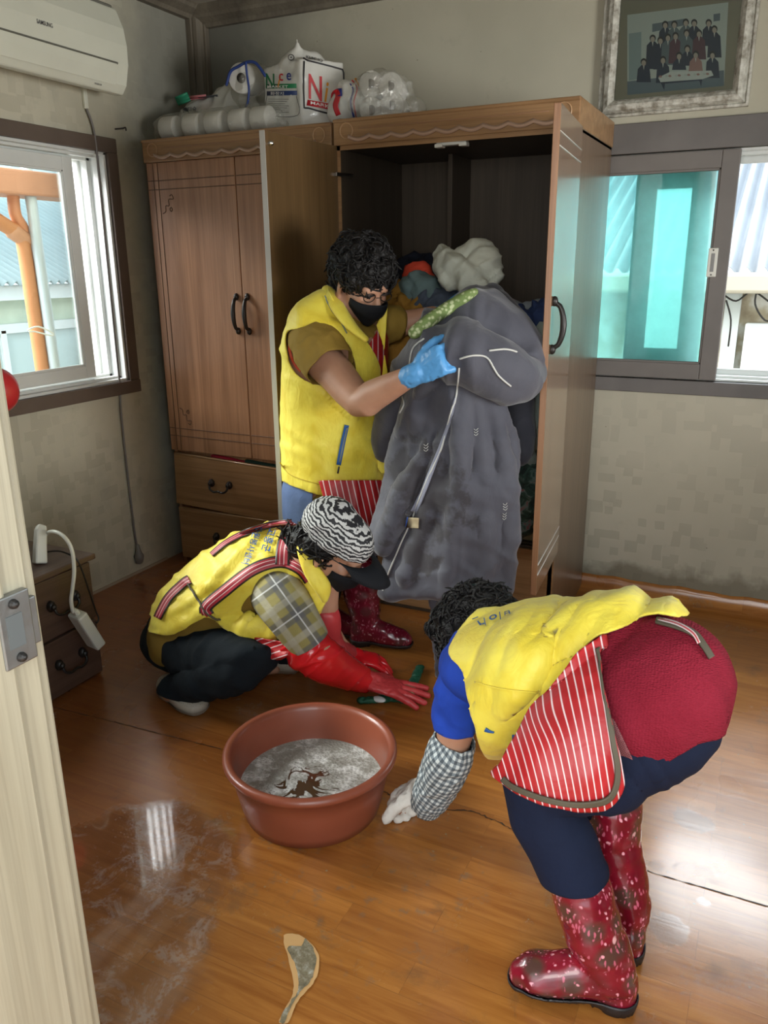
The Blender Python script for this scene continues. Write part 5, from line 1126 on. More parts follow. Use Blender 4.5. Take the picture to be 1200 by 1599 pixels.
# straps of the apron
ribbon('apron_strap', trv, [(326, 962), (322, 948), (352, 922), (390, 893), (420, 880), (446, 878), (470, 889), (484, 906)], 19, M['strap'], pc, .007, .003)
ribbon('apron_strap', trv, [(441, 882), (443, 855), (452, 826), (458, 816)], 22, M['strap'], pc, .011, .003)
ribbon('apron_strap', trv, [(330, 866), (352, 848), (385, 831), (425, 819), (456, 816)], (7, 11), M['strap'], pc, .012, .003)
ribbon('apron_strap', trv, [(246, 965), (262, 935), (285, 912), (296, 905)], (13, 15), M['strap'], pc, .010, .003)
cordon('apron_tie', trv, [(296, 912), (312, 938), (326, 958), (345, 968)], .0035, M['binding'], pc, .006); V_, F_ = tube([P(238, 975, Y=1.86), P(240, 1000, Y=1.86), P(238, 1018, Y=1.86)], .004, 6); mk('apron_tie', V_, F_, M['binding'], pc)
# lettering on the vest back
write_px('lettering', '고흥군', (421, 826), (-4.2, 13.2), (14.5, 3.5), trv, M['vblue'], vC, .006)
write_px('lettering', '자원봉사센터', (401, 822), (-3.9, 10.8), (12.5, 3.2), trv, M['vblue'], vC, .006)
# apron front hanging between knees
apC = blob([slab([[P(388, 993, Y=1.80), P(430, 1000, Y=1.79), P(455, 1002, Y=1.79)], [P(392, 1018, Y=1.80), P(420, 1024, Y=1.80), P(452, 1022, Y=1.79)], [P(396, 1030, Y=1.81), P(420, 1033, Y=1.81), P(440, 1032, Y=1.81)]], .012, fold=lambda u, v: .01*math.sin(v*9))], .005, 3)
mk('apron', *apC, M['apron'], pc, st=px_st(0, 0, 1.25, 9.)(apC[0]))
# red gloves
M['redg'] = plain('red_rubber_glove', (.62, .012, .018), .22, bscale=22, bst=.35, vary=.1, coat=.3); M['redg2'] = plain('worn_red_rubber', (.50, .045, .05), .38, bscale=40, bst=.2, vary=.2)
c1 = blob([tube([P(472, 1008, Y=1.85), P(500, 1028, Y=1.90), P(532, 1046, Y=1.99), wrC-dC*.02], [.064, .070, .060, .046], 22, k=3)], .006, 4); c1 = (pxfold(c1[0], c1[1], -35, 4., 1.2, .010, 3), c1[1]); gg = mk('glove', *c1, M['redg'], pc)
h1 = blob([tube([P(540, 1052, Y=2.02), wrC, wrC+dC*.03], [.046, .036, .032], 18)]+hand_parts(wrC, dC, nC, 1, cC, 1.25, .0008, .35), .004, 3); mk('glove_hand', wrinkle(h1[0], h1[1], .0015, 60, 1), h1[1], M['redg2'], gg)
c2 = blob([tube([P(508, 962, Y=2.10), P(512, 1000, Y=2.12), P(528, 1016, Y=2.13), wr2], [.05, .050, .042, .034], 20, k=3)], .006, 4); g2_ = mk('glove', wrinkle(c2[0], c2[1], .003, 14, 13), c2[1], M['redg2'], pc)
h2 = blob([tube([wr2-dC2*.02, wr2+dC2*.03], [.034, .030], 16)]+hand_parts(wr2, dC2, nC, -1, (.3, .35, .35, .4), 1.15, .0008, .25), .004, 3); mk('glove_hand', *h2, M['redg'], g2_)
# shoes
def shoe(hp, tp, parent):
    hp, tp = Vector((hp.x, hp.y, 0)), Vector((tp.x, tp.y, 0)); d = (tp-hp).normalized(); lat = d.cross(Vector((0, 0, 1))); up = Vector((0, 0, 1)); L_ = (tp-hp).length
    V, T = blob([tube([hp+d*.03+up*.035, hp+d*.09+up*.045, hp+d*.15+up*.034, hp+d*(L_-.03)+up*.026], [.046, .052, .042, .028], 18, L=lat, r2=[.040, .046, .052, .042], k=3)], .005, 4); V[:, 2] = np.maximum(V[:, 2], .004)
    k = NT('perforated_shoe'); v = k.geo(); dts = k.math('SUBTRACT', 1., k.mask(k.vor(v, 150., rnd=.05), .2, .32)); reg = k.mask(k.sep(v)[2], .035, .05)
    mt = k.bsdf(Base_Color=k.mix(k.math('MULTIPLY', dts, reg), (.42, .38, .31), (.13, .11, .09)), Roughness=.5)
    o = mk('shoe', V, T, mt, parent); W, T2 = clip(V+vnorm(V, T)*.004, T, .022-V[:, 2]); mk('sole', W, T2, plain('pale_brown_sole', (.27, .23, .18), .6), o)
shoe(P(256, 1082, Z=0), P(318, 1118, Z=0), pc); shoe(P(398, 1046, Z=0), P(458, 1046, Z=0), pc)
# cap, hair, mask
def m_zebra():
    k = NT('zebra_print'); v = k.geo(); w_ = k.n('TexWave', {'Vector': k.map(v, (1, 1, 1), (.4, .9, .3)), 'Scale': 32., 'Distortion': 6.5, 'Detail': 3., 'Detail Scale': 1.4}, wave_type='BANDS').outputs[1]
    return k.bsdf(Base_Color=k.mix(k.mask(w_, .46, .56), (.012, .012, .015), (.50, .50, .49)), Roughness=.7)
hair_mesh('hair', [ell(QC(0, -.04, .01), (.088, .085, .085), RC), ell(QC(0, -.085, -.035), (.070, .045, .055), RC), tube([QC(0, -.10, -.02), QC(0, -.135, -.05), QC(.01, -.15, -.08)], [.03, .018, .006], 10), ell(QC(.070, -.012, .0), (.014, .03, .035), RC)], 9, 160, .004, pc, .008, 30, curl_len=.07)
capb = blob([ell(QC(0, -.010, .046), (.098, .114, .078), RC), ell(QC(0, -.05, .06), (.098, .085, .075), RC)], .006, 5); capb = (wrinkle(capb[0], capb[1], .004, 16, 2), capb[1])
cup = A3(RC@Vector((0, -.10, 1)).normalized()); cap_, cT = shell('zebra_cap', capb, lambda V: (V-A3(QC(0, 0, .032)))@cup, .0, .003, m_zebra(), pc)
m = MB(); V_ = []
for i in range(17):
    a = (i/16-.5)*2*1.25
    for r_, dz in ((.0, .004), (.035, .003), (.066, -.006), (.085, -.016)):
        V_.append(QC(.098*math.sin(a)*(1-.0*r_), .012+.108*math.cos(a)+r_*math.cos(a*.6), .036+dz-.012*abs(math.sin(a))))
m.add(V_, [(i*4+j, (i+1)*4+j, (i+1)*4+j+1, i*4+j+1) for i in range(16) for j in range(3)]); m.build('cap_brim', M['mask'], cap_, solid=.004)
mask_on('face_mask', QC, .98, pc, M['mask'])
V_, F_ = tube([QC(.070, .05, .012), QC(.080, .0, .010)], .0015, 6); mk('glasses', V_, F_, M['black'], pc)

# ================= bending woman
pb = empty('person', P(940, 1560, Z=0), 'bending person in yellow vest, maroon tunic and red floral rubber boots', 'person')
LB = Vector((.28, .96, 0)).normalized()
hB = P(750, 1002, Y=1.66); RB = frame((-.72, .40, -.50), (-.62, .25, .70)); hpB, QB = head_parts(hB, RB, .98)
tB = [P(1024, 1084, Y=1.42), P(1005, 1070, Y=1.43), P(970, 1052, Y=1.46), P(890, 1040, Y=1.50), P(820, 1030, Y=1.54), P(770, 1020, Y=1.58), P(752, 1005, Y=1.60)]
torB = tube(tB, [.090, .118, .125, .115, .105, .075, .05], 28, L=LB, r2=[.13, .155, .16, .16, .165, .15, .08], k=3)
neckB = tube([P(772, 1000, Y=1.60), QB(0, -.03, -.05)], [.06, .052], 14)
shB, elB, wrB = P(728, 1052, Y=1.50), P(706, 1165, Y=1.50), P(662, 1238, Y=1.585)
aB = tube([P(765, 1030, Y=1.52), shB, shB.lerp(elB, .5), elB, elB.lerp(wrB, .5), wrB], [.050, .050, .046, .040, .033, .026], 16, k=2)
dB = Vector((-.8, .3, -.42)); nB = Vector((.3, -.2, -1))
a2 = tube([P(800, 990, Y=1.72), P(790, 1090, Y=1.80), P(800, 1150, Y=1.80)], [.05, .045, .04], 12, k=2)
hN, kN, bN = P(1030, 1120, Y=1.36), P(842, 1232, Y=1.28), P(908, 1400, Y=1.27); hF, kF = P(1050, 1100, Y=1.54), P(930, 1205, Y=1.47)
bo1h, bo1t = P(998, 1574, Z=0), P(825, 1542, Z=0); d1_ = (Vector((bo1t.x, bo1t.y, 0))-Vector((bo1h.x, bo1h.y, 0))).normalized()
bo1h = Vector((bo1h.x-.005, bo1h.y, 0)); bo1t = bo1h+d1_*.25
ank1 = bo1h+d1_*.055+Vector((0, 0, .08))
bo2h = P(990, 1512, Z=0); bo2h = Vector((bo2h.x, bo2h.y, 0)); d2_ = Vector((-.52, .85, 0)); bo2t = bo2h+d2_*.25; ank2 = bo2h+d2_*.055+Vector((0, 0, .08))
lB1 = tube([hN, hN.lerp(kN, .5), kN, kN.lerp(bN, .5), bN, ank1], [.098, .090, .062, .054, .048, .034], 20, k=2)
lB2 = tube([hF, hF.lerp(kF, .5), kF, P(952, 1290, Y=1.44), ank2], [.10, .09, .062, .055, .036], 18, k=2)
V, T = blob(hpB+[torB, neckB, aB, a2, lB1, lB2]+hand_parts(wrB, dB, nB, 1, (.75, .8, .85, .9), .85)+[tube([ank1-Vector((0, 0, .03)), bo1t-d1_*.05+Vector((0, 0, .04))], [.034, .026], 10), tube([ank2-Vector((0, 0, .03)), bo2t-d2_*.05+Vector((0, 0, .04))], [.034, .026], 10)], .0055, 3)
mk('body', V, T, M['skin'], pb)
hipB = tube([P(1024, 1100, Y=1.40), P(1005, 1090, Y=1.46)], [.10, .10], 18, L=LB, r2=[.13, .14])
trB = blob([lB1, hipB], .007, 6); cutb = A3((Vector((0, 0, -1))+Vector((.10, 0, 0))).normalized()); cp_ = A3(P(890, 1378, Y=1.25))
shell('trousers', (pxfold(trB[0], trB[1], 60, 1.6, .6, .008, 44), trB[1]), lambda V: (cp_-V)@cutb, .013, .003, M['navy'], pb)
trF = blob([lB2], .007, 6); shell('trouser_leg', trF, lambda V: V[:, 2]-P(950, 1262, Y=1.44).z, .010, .003, M['navy'], pb)
# maroon tunic over the hips
def m_tunic():
    k = NT('maroon_textured_tunic'); v = k.att(); x = k.sep(v)
    d = k.vor(k.map(v, (1, 1.9, 1)), 4.4, rnd=.5); c = k.mix(k.mask(k.noise(k.geo(), 9, 3), .3, .7), (.20, .011, .024), (.245, .016, .033))
    return k.bsdf(Base_Color=c, Roughness=.95, Normal=k.bump(d, .7, .0035), Specular_IOR_Level=.15)
tvB = blob([torB, tube([P(1028, 1085, Y=1.40), P(1015, 1095, Y=1.38), P(975, 1115, Y=1.37)], [.112, .118, .105], 22, L=LB, r2=[.15, .14, .12], k=2)], .007, 10)
outT = smoothpoly([(925, 985), (960, 955), (1010, 950), (1060, 955), (1140, 960), (1190, 1005), (1215, 1060), (1215, 1118), (1150, 1130), (1080, 1154), (1040, 1178), (1005, 1196), (960, 1200), (925, 1180)], 2)
tn, tnT = shell('tunic', tvB, lambda V: sdpoly(PR(V), outT), .016, .004, m_tunic(), pb, st=px_st(900, 950, .1, 22.), wr=(.004, 7, 5))
trt = bvh(tnT)
# vest
outB = smoothpoly([(712, 1028), (722, 1002), (742, 974), (770, 950), (798, 940), (850, 925), (960, 920), (1030, 930), (1068, 964), (1030, 972), (985, 982), (940, 1003), (903, 1038), (876, 1070), (844, 1110), (822, 1143), (806, 1168), (785, 1180), (762, 1166), (752, 1130), (744, 1090), (735, 1050)], 3)
vB0 = blob([torB, tube([P(850, 1040, Y=1.46), P(800, 1095, Y=1.46), P(785, 1125, Y=1.48)], [.11, .085, .055], 22, L=LB, r2=[.14, .12, .08], k=2), tube([P(770, 1010, Y=1.56), P(735, 1030, Y=1.54)], [.07, .055], 16)], .007, 9)
vB0 = (pxfold(vB0[0], vB0[1], 132, 1.7, .30, .019, 6, 1.15), vB0[1]); vB0 = (pxfold(vB0[0], vB0[1], 112, 2.4, .5, .003, 16, 1.), vB0[1])
ub = blob([torB, tube([P(770, 1020, Y=1.54), P(735, 1040, Y=1.52)], [.075, .066], 16)], .008, 5); shell('shirt', ub, lambda V: 850-PR(V)[:, 0], .008, .003, M['royal'], pb)
def drapeV(V): 
    q = PR(V); return sdpoly(q, outB)
vB, vBT = shell('vest', vB0, drapeV, .022, .004, M['vest'], pb)
trb = bvh(vBT)
write_px('lettering', 'ㄷㅣ이ㅂ', (745, 976), (17, -7.6), (4.5, 12), trb, M['vblue'], vB, .005) if 0 else None
for ch_, ox, oy, ux, uy in (('r', 746, 974, (24, -8), (10, 14)), ('ㅣ', 752, 971, (14, -4), (3, 13)), ('o', 765, 966, (24, -8), (3, 15)), ('ㅣ', 776, 962, (14, -4), (3, 13)), ('ㅂ', 787, 958, (15, -4), (3, 11)), ('-', 738, 968, (34, -13), (5, 12))): write_px('lettering', ch_, (ox, oy), ux, uy, trb, M['vblue'], vB, .006)
ribbon('pocket_piping', trb, [(758, 1139), (764, 1142), (772, 1144)], (6, 1), M['vblue'], vB, .004, .003); ribbon('hem_tab', trb, [(800, 1151), (812, 1151)], 5, M['vblue'], vB, .004, .003)
ribbon('hem_seam', trb, [(1045, 966), (990, 974), (940, 993), (900, 1028), (872, 1062), (842, 1104)], 1.8, plain('seam_yellow', (.60, .45, .05), .7), vB, .002, .0015)
ribbon('waist_seam', trb, [(742, 1065), (770, 1073), (800, 1078), (840, 1082)], 2, M['vest'], vB, .004, .003)
# striped apron over the thigh
apB = blob([lB1, tvTube] if 0 else [tube([P(905, 1050, Y=1.40), P(880, 1130, Y=1.34), P(862, 1195, Y=1.25)], [.10, .105, .085], 22, L=LB, r2=[.13, .12, .10], k=2), tube([P(960, 1110, Y=1.33), P(900, 1180, Y=1.25), P(850, 1205, Y=1.24)], [.105, .095, .080], 20, k=2)], .007, 10)
polA = smoothpoly([(931, 1003), (938, 1010), (945, 1080), (955, 1150), (962, 1200), (955, 1228), (938, 1246), (900, 1249), (850, 1240), (805, 1222), (787, 1206), (797, 1190), (815, 1160), (838, 1115), (869, 1067), (903, 1022)], 3)
def stA(W):
    q = PR(W); x, y = q[:, 0], q[:, 1]; u = x-.16*(y-1100)-.0011*np.clip(945-x, 0, 200)*(y-1100)+9*np.exp(-((x-848)**2/900+(y-1115)**2/1400))
    return np.stack([u/12.5, y/100, y*0], 1)
apo, apT = shell('apron', apB, lambda V: sdpoly(PR(V), polA), .024, .003, M['apron'], pb, st=stA, wr=(.004, 9, 70))
tra = bvh(apT)
ribbon('apron_binding', tra, [(934, 1012), (942, 1050), (950, 1110), (958, 1160), (965, 1200), (961, 1233), (944, 1252), (900, 1257), (850, 1248), (803, 1230), (785, 1216)], 8, M['binding'], apo, .008, .004)
ribbon('apron_tie', trt, [(1025, 968), (1060, 978), (1085, 990), (1100, 1008), (1112, 1027)], (9, 9), M['binding'], apo, .008, .004)
ribbon('apron_tie', trt, [(1028, 966), (1058, 974), (1082, 988), (1092, 1004)], (5, 5), stripes('tie_stripe', (.72, .56, .56), (.5, .05, .06), .9, .2), apo, .012, .002, st=1)
# inner red cloth under the tunic
k = NT('crochet_net'); x = k.sep(k.att()); n1 = k.mask(k.vor(k.map(k.att(), (1, 1, 1)), 4.5, rnd=.1), .22, .32)
mt = k.bsdf(Base_Color=k.mix(n1, (.04, .008, .015), (.28, .09, .10)), Roughness=.8)
t3 = clip(tnT[0]+vnorm(*tnT)*.004, tnT[1], np.minimum(sdpoly(PR(tnT[0]), [(948, 1118), (960, 1122), (992, 1190), (978, 1196), (958, 1196)]), (A3(P(965, 1150, Y=1.36))-tnT[0])@A3(LB)*100)); mk('crochet_insert', *t3, mt, tn, st=px_st(0, 0, .5, 12.)(t3[0]), solid=.002)
# royal blue sleeve
slB = blob([tube([P(752, 1032, Y=1.52), P(724, 1060, Y=1.49), P(714, 1105, Y=1.49), P(711, 1135, Y=1.49)], [.058, .056, .052, .050], 22, k=3)], .006, 4); axb = A3((P(711, 1135, Y=1.49)-P(716, 1090, Y=1.49)).normalized()); hb_ = A3(P(711, 1132, Y=1.49))
sb_, _ = shell('sleeve', slB, lambda V: (hb_-V)@axb, .002, .003, M['royal'], pb, wr=(.004, 16, 9))
# gingham arm cover and glove
def m_ging():
    k = NT('gingham_cover'); x = k.sep(k.att())
    bx = k.math('GREATER_THAN', k.math('FRACT', x[0]), .5); by = k.math('GREATER_THAN', k.math('FRACT', x[1]), .5); s_ = k.math('MULTIPLY', k.math('ADD', bx, by), .5)
    return k.bsdf(Base_Color=k.ramp(s_, [(0, (.58, .63, .62)), (.4, (.21, .25, .27)), (.8, (.075, .095, .11))], 'CONSTANT'), Roughness=.8, Normal=k.bump(k.noise(k.geo(), 26, 3), .3, .01))
cv = blob([tube([P(709, 1160, Y=1.495), P(702, 1180, Y=1.50), P(688, 1215, Y=1.53), P(669, 1252, Y=1.575)], [.049, .054, .052, .044], 24, k=3)], .005, 4); cv = (wrinkle(cv[0], cv[1], .004, 22, 17), cv[1])
axc = A3((P(709, 1158, Y=1.495)-P(700, 1190, Y=1.50)).normalized()); tc = A3(P(710, 1152, Y=1.495)); t_ax = A3((P(676, 1250, Y=1.565)-P(709, 1160, Y=1.495)).normalized()); o_ = A3(P(709, 1160, Y=1.495)); e_ = np.cross(t_ax, A3(LB)); e_ /= np.linalg.norm(e_); f_ = np.cross(t_ax, e_)
def stG(W):
    q = W-o_; a = q@t_ax; an = np.arctan2(q@f_, q@e_); return np.stack([a/.017+an*1., an*.062/.017-a/.09, a*0], 1)
cvo, _ = shell('arm_cover', cv, lambda V: (tc-V)@axc, 0, .002, m_ging(), pb, st=stG)
gB = blob(hand_parts(wrB, dB, nB, 1, (.75, .8, .85, .9), .92, .006)+[tube([wrB-dB*.02, wrB+dB*.02], [.04, .038], 14)], .0045, 4); gB = (wrinkle(gB[0], gB[1], .003, 40, 5), gB[1]); gB[0][:, 2] = np.maximum(gB[0][:, 2], .002)
mk('work_glove', *gB, cloth('white_cotton_glove', (.55, .52, .47), .9, 400, .2, .4), pb)
hair_mesh('hair', [ell(QB(0, -.02, .04), (.098, .112, .095), RB), ell(QB(0, -.07, -.02), (.086, .055, .075), RB), ell(QB(.07, .0, .0), (.03, .055, .06), RB), ell(QB(-.07, .0, .0), (.03, .055, .06), RB), ell(QB(0, .07, .06), (.07, .04, .05), RB)], 14, 520, .008, pb, .013, 34)
boot('rubber_boot', ([P(903, 1362, Y=1.275), P(909, 1390, Y=1.27), P(930, 1460, Y=1.265), ank1+Vector((0, 0, .01)), ank1-Vector((0, 0, .03))], [.053, .058, .057, .050, .046], [.056, .060, .056, .042, .038]), (bo1h, bo1t), M['floral'], pb, 1, .0055)
boot('rubber_boot', ([P(958, 1252, Y=1.44), P(954, 1310, Y=1.43), ank2+Vector((0, 0, .05)), ank2-Vector((0, 0, .03))], [.064, .062, .052, .046], [.060, .060, .045, .038]), (bo2h, bo2t), M['floral'], pb, 1, .0055)

# ================= the grey quilt dragged out of the wardrobe
def m_quilt():
    k = NT('grey_quilt_cloth'); g = k.geo(); c = k.mix(k.mask(k.noise(g, 8, 4), .3, .7), (.050, .050, .068), (.070, .070, .090))
    x = k.sep(g); pz = P(672, 760, Y=2.25); d = k.n('VectorMath', {0: g, 1: tuple(pz)}, operation='DISTANCE').outputs['Value']
    st = k.mask(k.math('ADD', d, k.math('MULTIPLY', k.math('SUBTRACT', k.noise(g, 9, 5, .65), .5), .5)), .17, .13); d2 = k.n('VectorMath', {0: g, 1: tuple(P(655, 850, Y=2.25))}, operation='DISTANCE').outputs['Value']
    st2 = k.mask(k.math('ADD', d2, k.math('MULTIPLY', k.math('SUBTRACT', k.noise(g, 14, 4, .6), .5), .4)), .09, .06)
    c = k.mix(k.math('MULTIPLY', k.math('MAXIMUM', st, st2), .8), c, (.026, .022, .026))
    pale = k.mask(k.math('ADD', k.math('ADD', x[0], k.math('MULTIPLY', k.noise(g, 6, 3), .2)), 1.16), .05, -.02); c = k.mix(k.math('MULTIPLY', pale, .55), c, (.125, .13, .165))
    b = k.n('Bump', {'Height': k.noise(g, 12, 3, .5, 1.), 'Strength': .25, 'Distance': .015, 'Normal': k.bump(k.noise(g, 800, 2), .15, .001)}).outputs[0]
    return k.bsdf(Base_Color=c, Roughness=.75, Normal=b, Sheen_Weight=.25)
QY = 2.27
def q_(x, y, dy=0): return P(x, y, Y=QY+dy)
fold1 = lambda u, v: -.040*abs(math.sin(v*8.2+u*.8))**.7*(.4+.6*u)-.012*math.sin(v*27+2*u)
parts = [
 slab([[q_(640, 560, .05), q_(700, 545), q_(770, 565, .03)], [q_(632, 650, .05), q_(710, 650, -.02), q_(805, 665, .06)], [q_(622, 760, .03), q_(715, 765, -.03), q_(812, 790, .06)], [q_(610, 860, .02), q_(710, 860, -.04), q_(804, 870, .05)], [q_(600, 925, .02), q_(700, 930, -.02), q_(798, 925, .05)]], .045, fold=fold1),
 slab([[q_(650, 620, .06), q_(690, 600, -.02)], [q_(615, 720, .02), q_(672, 700, -.05)], [q_(592, 800, .0), q_(650, 780, -.06)], [q_(584, 862, .0), q_(640, 800, -.05)]], .045, fold=lambda u, v: -.014*math.sin(v*9+u*6)),
 slab([[q_(668, 900, .08), q_(712, 905, .08)], [q_(675, 980, .06), q_(712, 985, .06)], [q_(686, 1055, .04), q_(702, 1058, .04)]], .03),
 tube([q_(650, 640, .10), q_(640, 585, .08), q_(690, 552, -.02), q_(745, 560, -.06), q_(800, 590, .0), q_(832, 585, .08)], [.04, .065, .075, .085, .080, .045], 20, k=3),
 tube([q_(660, 560, .14), q_(705, 515, .20), q_(755, 488, .28), q_(785, 515, .28), q_(822, 556, .16)], [.065, .075, .075, .085, .06], 22, k=3),
 tube([q_(700, 540, .12), q_(760, 520, .14), q_(815, 555, .12)], [.11, .13, .08], 20, k=2), tube([q_(745, 510, .28), q_(765, 466, .32)], [.11, .045], 18),
 tube([q_(612, 650, .12), q_(640, 610, .10), q_(650, 570, .12)], [.045, .06, .06], 16, k=2), tube([q_(608, 690, .15), q_(612, 650, .12)], [.05, .05], 14),
 tube([q_(760, 560, .35), q_(800, 620, .30), q_(810, 700, .22)], [.12, .08, .05], 16, k=2)]
for L_, r_ in (([(722, 590, -.04), (700, 680, -.05), (672, 790, -.05), (640, 905, -.03)], (.018, .028, .034, .032)), ([(728, 590, -.04), (722, 690, -.06), (712, 800, -.06), (700, 918, -.05)], (.016, .026, .030, .030)), ([(738, 590, -.03), (752, 690, -.03), (758, 800, -.02), (756, 922, -.02)], (.016, .026, .032, .034)), ([(752, 592, -.01), (782, 690, .0), (794, 800, .02), (788, 918, .02)], (.016, .026, .03, .03)),
               ([(690, 560, -.06), (672, 600, -.03), (655, 640, .03)], (.03, .025, .02)), ([(735, 545, -.08), (775, 575, -.09), (812, 600, -.02), (835, 580, .05)], (.02, .032, .03, .02)), ([(660, 540, .09), (710, 515, .13), (760, 500, .18)], (.02, .03, .02)), ([(745, 535, .06), (790, 530, .12), (825, 548, .12)], (.02, .03, .02)), ([(600, 850, -.03), (625, 790, -.05), (668, 700, -.06)], (.022, .03, .02))):
    parts.append(tube([q_(*p) for p in L_], list(r_), 12, k=3))
V, T = blob(parts, .007, 6)
def qw(V, T):
    N = vnorm(V, T); n1 = (1-np.abs(nz(V, (7, 7, 7), 77))*2.2)*.007; return pxfold(pxfold(V+N*n1[:, None], T, 96, 1.6, .28, .020, 8), T, 20, 1.8, .7, .007, 18)
V = qw(V, T); V[:, 2] = np.maximum(V[:, 2], .004)
ql = mk('quilt', V, T, m_quilt(), None); tag(ql, 'crumpled dark grey quilt with white stitched edge hanging out of the open wardrobe', 'quilt')
tq = bvh((V, T)); mw = plain('white_stitched_piping', (.55, .55, .52), .7)
for L_ in ([(718, 575), (714, 610), (704, 650), (690, 700), (668, 750), (652, 790), (640, 820), (622, 860), (606, 900), (599, 922)], [(662, 530), (646, 545), (641, 570)], [(720, 560), (742, 555), (762, 560), (778, 585), (797, 602)], [(765, 548), (790, 546), (806, 550)], [(630, 620), (632, 632), (626, 645)]): cordon('piping', tq, L_, .0028, mw, ql, .003)
ribbon('pale_edge', tq, [(712, 620), (700, 665), (682, 715), (662, 765), (646, 800)], (3, 10), plain('pale_blue_lining', (.24, .25, .32), .8), ql, .004, .003)
ribbon('care_tag', tq, [(636, 816), (654, 817)], 16, plain('cream_care_tag', (.50, .42, .26), .8), ql, .008, .002); cordon('tag_thread', tq, [(636, 806), (632, 820)], .0025, plain('blue_thread', (.03, .08, .3), .6), ql, .006)
for x, y in ((744, 674), (789, 790), (666, 698), (788, 805)):
    for a in (0, 1, 2): cordon('embroidered_sprig', tq, [(x-3, y-4+a*4), (x, y-2+a*4), (x+3, y-5+a*4)], .0009, mw, ql, k=2)
# other clothes heaped in the wardrobe
def heap(name, parts, mat, label, cat='clothing', amp=.012, sc=10, seed=1, smooth=5, vox=.007):
    V, T = blob(parts, vox, smooth); N = vnorm(V, T); V = V+N*(((1-np.abs(nz(V, sc, seed))*2.2)*amp)+((1-np.abs(nz(V, sc*2.2, seed+3))*2.)*amp*.25))[:, None]; V = pxfold(pxfold(V, T, 60, 3.5, 1.2, amp*1.2, seed), T, 140, 4.5, 1.5, amp*.8, seed+5)
    o = mk(name, V, T, mat); return tag(o, label, cat), (V, T)
w_ = lambda x, y, Y: P(x, y, Y=Y)
heap('white_shirt', [tube([w_(692, 402, 2.66), w_(712, 425, 2.60), w_(742, 440, 2.58)], [.030, .046, .040], 16, k=2), tube([w_(755, 398, 2.68), w_(755, 425, 2.64), w_(738, 442, 2.6)], [.040, .062, .045], 16, k=2), tube([w_(725, 408, 2.66), w_(745, 400, 2.68)], [.04, .05], 14)], cloth('pale_cotton', (.46, .47, .40), .85), 'crumpled white cloth lying on the very top of the grey quilt', 'clothing', .010, 9, 2)
gl_ = [(648, 519), (672, 500), (700, 481), (728, 463), (741, 456)]; gp = [cast(tq, x+7, y+9, .0) for x, y in gl_]; gp = [a+(P(x, y, Y=a.y)-a) for a, (x, y) in zip(gp, gl_)]
gv = mk('patterned_hem', *tube(gp, [.020, .021, .020, .017, .012], 12, k=3), plain('x', (.2, .25, .1)), ql)
k = NT('green_leaf_print'); c_ = k.mix(k.mask(k.vor(k.geo(), 70.), .3, .5), (.42, .46, .26), (.14, .20, .06)); gv.data.materials[0] = k.bsdf(Base_Color=c_, Roughness=.8)
heap('dark_jacket', [ell(w_(690, 440, 2.9), (.16, .10, .06)), ell(w_(655, 425, 3.0), (.09, .1, .05))], cloth('navy_black', (.010, .012, .022)), 'dark navy garment at the back of the pile behind the red cloth', amp=.02, seed=4)
heap('red_cloth', [tube([w_(640, 440, 2.78), w_(650, 425, 2.80), w_(668, 445, 2.78)], [.03, .035, .03], 12, k=2)], cloth('red_orange_cloth', (.55, .06, .03)), 'small bright red orange cloth in the pile behind the masked face', amp=.01, seed=5)
heap('teal_cloth', [tube([w_(640, 462, 2.72), w_(655, 445, 2.70), w_(672, 462, 2.68)], [.04, .045, .04], 12, k=2)], cloth('grey_teal_cloth', (.11, .16, .16)), 'grey teal cloth lying just below the red one', amp=.01, seed=6)
heap('slate_cloth', [ell(w_(690, 470, 2.74), (.11, .10, .05)), ell(w_(720, 455, 2.76), (.08, .08, .05))], cloth('slate_blue_cloth', (.065, .08, .11)), 'slate blue cloth between teal cloth and grey quilt', amp=.012, seed=7)
heap('mustard_cloth', [ell(w_(628, 480, 2.74), (.09, .08, .07)), ell(w_(640, 560, 2.68), (.08, .10, .16)), ell(w_(655, 475, 2.72), (.05, .06, .04))], cloth('mustard_brown_cloth', (.26, .13, .02)), 'mustard brown cloth heap behind the far gloved arm', amp=.015, seed=8)
heap('clothes_heap', [ell((-1.22, 3.03, .62), (.26, .22, .34)), ell((-.88, 3.10, .80), (.15, .18, .22)), ell((-1.1, 3.05, .95), (.3, .2, .22))], cloth('dark_green_print', (.04, .06, .045)), 'dark heap of folded clothes filling the open wardrobe', 'clothing', amp=.02, seed=9, vox=.01)
heap('blue_shirt', [tube([w_(800, 500, 2.78), w_(828, 510, 2.76), w_(850, 495, 2.80)], [.035, .05, .04], 14, k=2), ell(w_(826, 530, 2.78), (.07, .06, .07))], cloth('deep_blue_cloth', (.03, .05, .13)), 'deep blue shirt stuffed right of the quilt inside wardrobe', amp=.012, seed=10)
heap('grey_shirt', [tube([w_(800, 483, 2.85), w_(815, 492, 2.84), w_(848, 484, 2.86)], [.03, .03, .035], 12, k=2)], cloth('pale_grey_cloth', (.20, .22, .24)), 'pale grey collar lying on the deep blue shirt', amp=.01, seed=11)
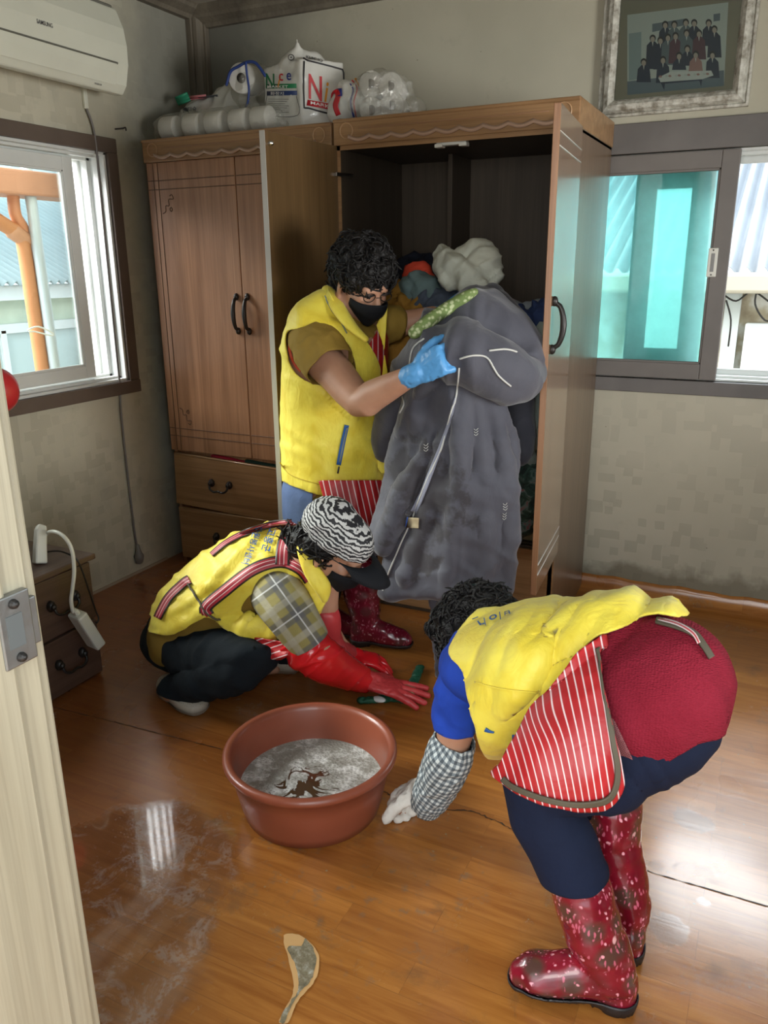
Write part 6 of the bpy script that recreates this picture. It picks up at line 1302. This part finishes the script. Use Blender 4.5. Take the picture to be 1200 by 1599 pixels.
heap('white_garment', [tube([w_(846, 530, 2.74), w_(838, 570, 2.72), w_(830, 620, 2.68), w_(828, 670, 2.66), w_(826, 700, 2.66)], [.045, .055, .06, .055, .03], 14, k=2)], cloth('whitish_cloth', (.36, .42, .38)), 'whitish garment hanging at right edge beside the open door', amp=.016, seed=12)
k = NT('dark_green_floral'); n_ = k.noise(k.geo(), 22, 4, .6, 1.); c_ = k.ramp(n_, [(.4, (.012, .022, .018)), (.52, (.03, .07, .05)), (.6, (.14, .19, .17)), (.68, (.25, .07, .07))])
heap('floral_garment', [tube([w_(824, 690, 2.70), w_(826, 740, 2.68), w_(818, 790, 2.68), w_(812, 830, 2.68)], [.05, .055, .035, .018], 14, k=2)], k.bsdf(Base_Color=c_, Roughness=.85), 'dark green patterned cloth trailing below the white garment', amp=.014, seed=13)
bx_ = solid('cardboard_box', [((-.90, 2.84, .363), (-.70, 3.1, .53))], plain('greenish_card', (.22, .21, .13), .8, vary=.1), bevel=.003); tag(bx_, 'greenish cardboard box at the bottom right of the open wardrobe', 'box')
for zz, s_ in ((.492, 'MADE'), (.455, 'TEX')): write_at('lettering', s_, (-.805, 2.838, zz), (.022, 0, 0), (0, 0, .022), M['ink'], bx_)
# green scouring cloths under the red glove
M['green'] = plain('green_scourer', (.008, .085, .045), .6, bscale=60, bst=.5)
for i, (L_, r_) in enumerate((([(562, 1094), (590, 1092), (612, 1090), (638, 1094)], .012), ([(642, 1076), (650, 1056), (656, 1042)], .012))):
    pts = [P(x, y, Z=.012+.004*(j % 2)) for j, (x, y) in enumerate(L_)]
    V, T = blob([tube(pts, [.008]*len(pts), 12, L=(.4, .9, 0), r2=[.015]*len(pts), k=3)], .004, 3); V = wrinkle(V, T, .004, 45, i); V[:, 2] = np.maximum(V[:, 2], .002); o = mk('scouring_cloth', V, T, M['green'])
    tag(o, ('green scouring cloth flat under the nearer red glove' if i == 0 else 'short green scrubber strip standing out beyond the red glove fingertips'), 'scouring pad')
    if i == 0: V, T = blob([ell(P(592, 1092, Z=.02), (.025, .016, .008))], .003, 3); mk('white_suds', V, T, plain('white_foam', (.7, .75, .74), .4), o)
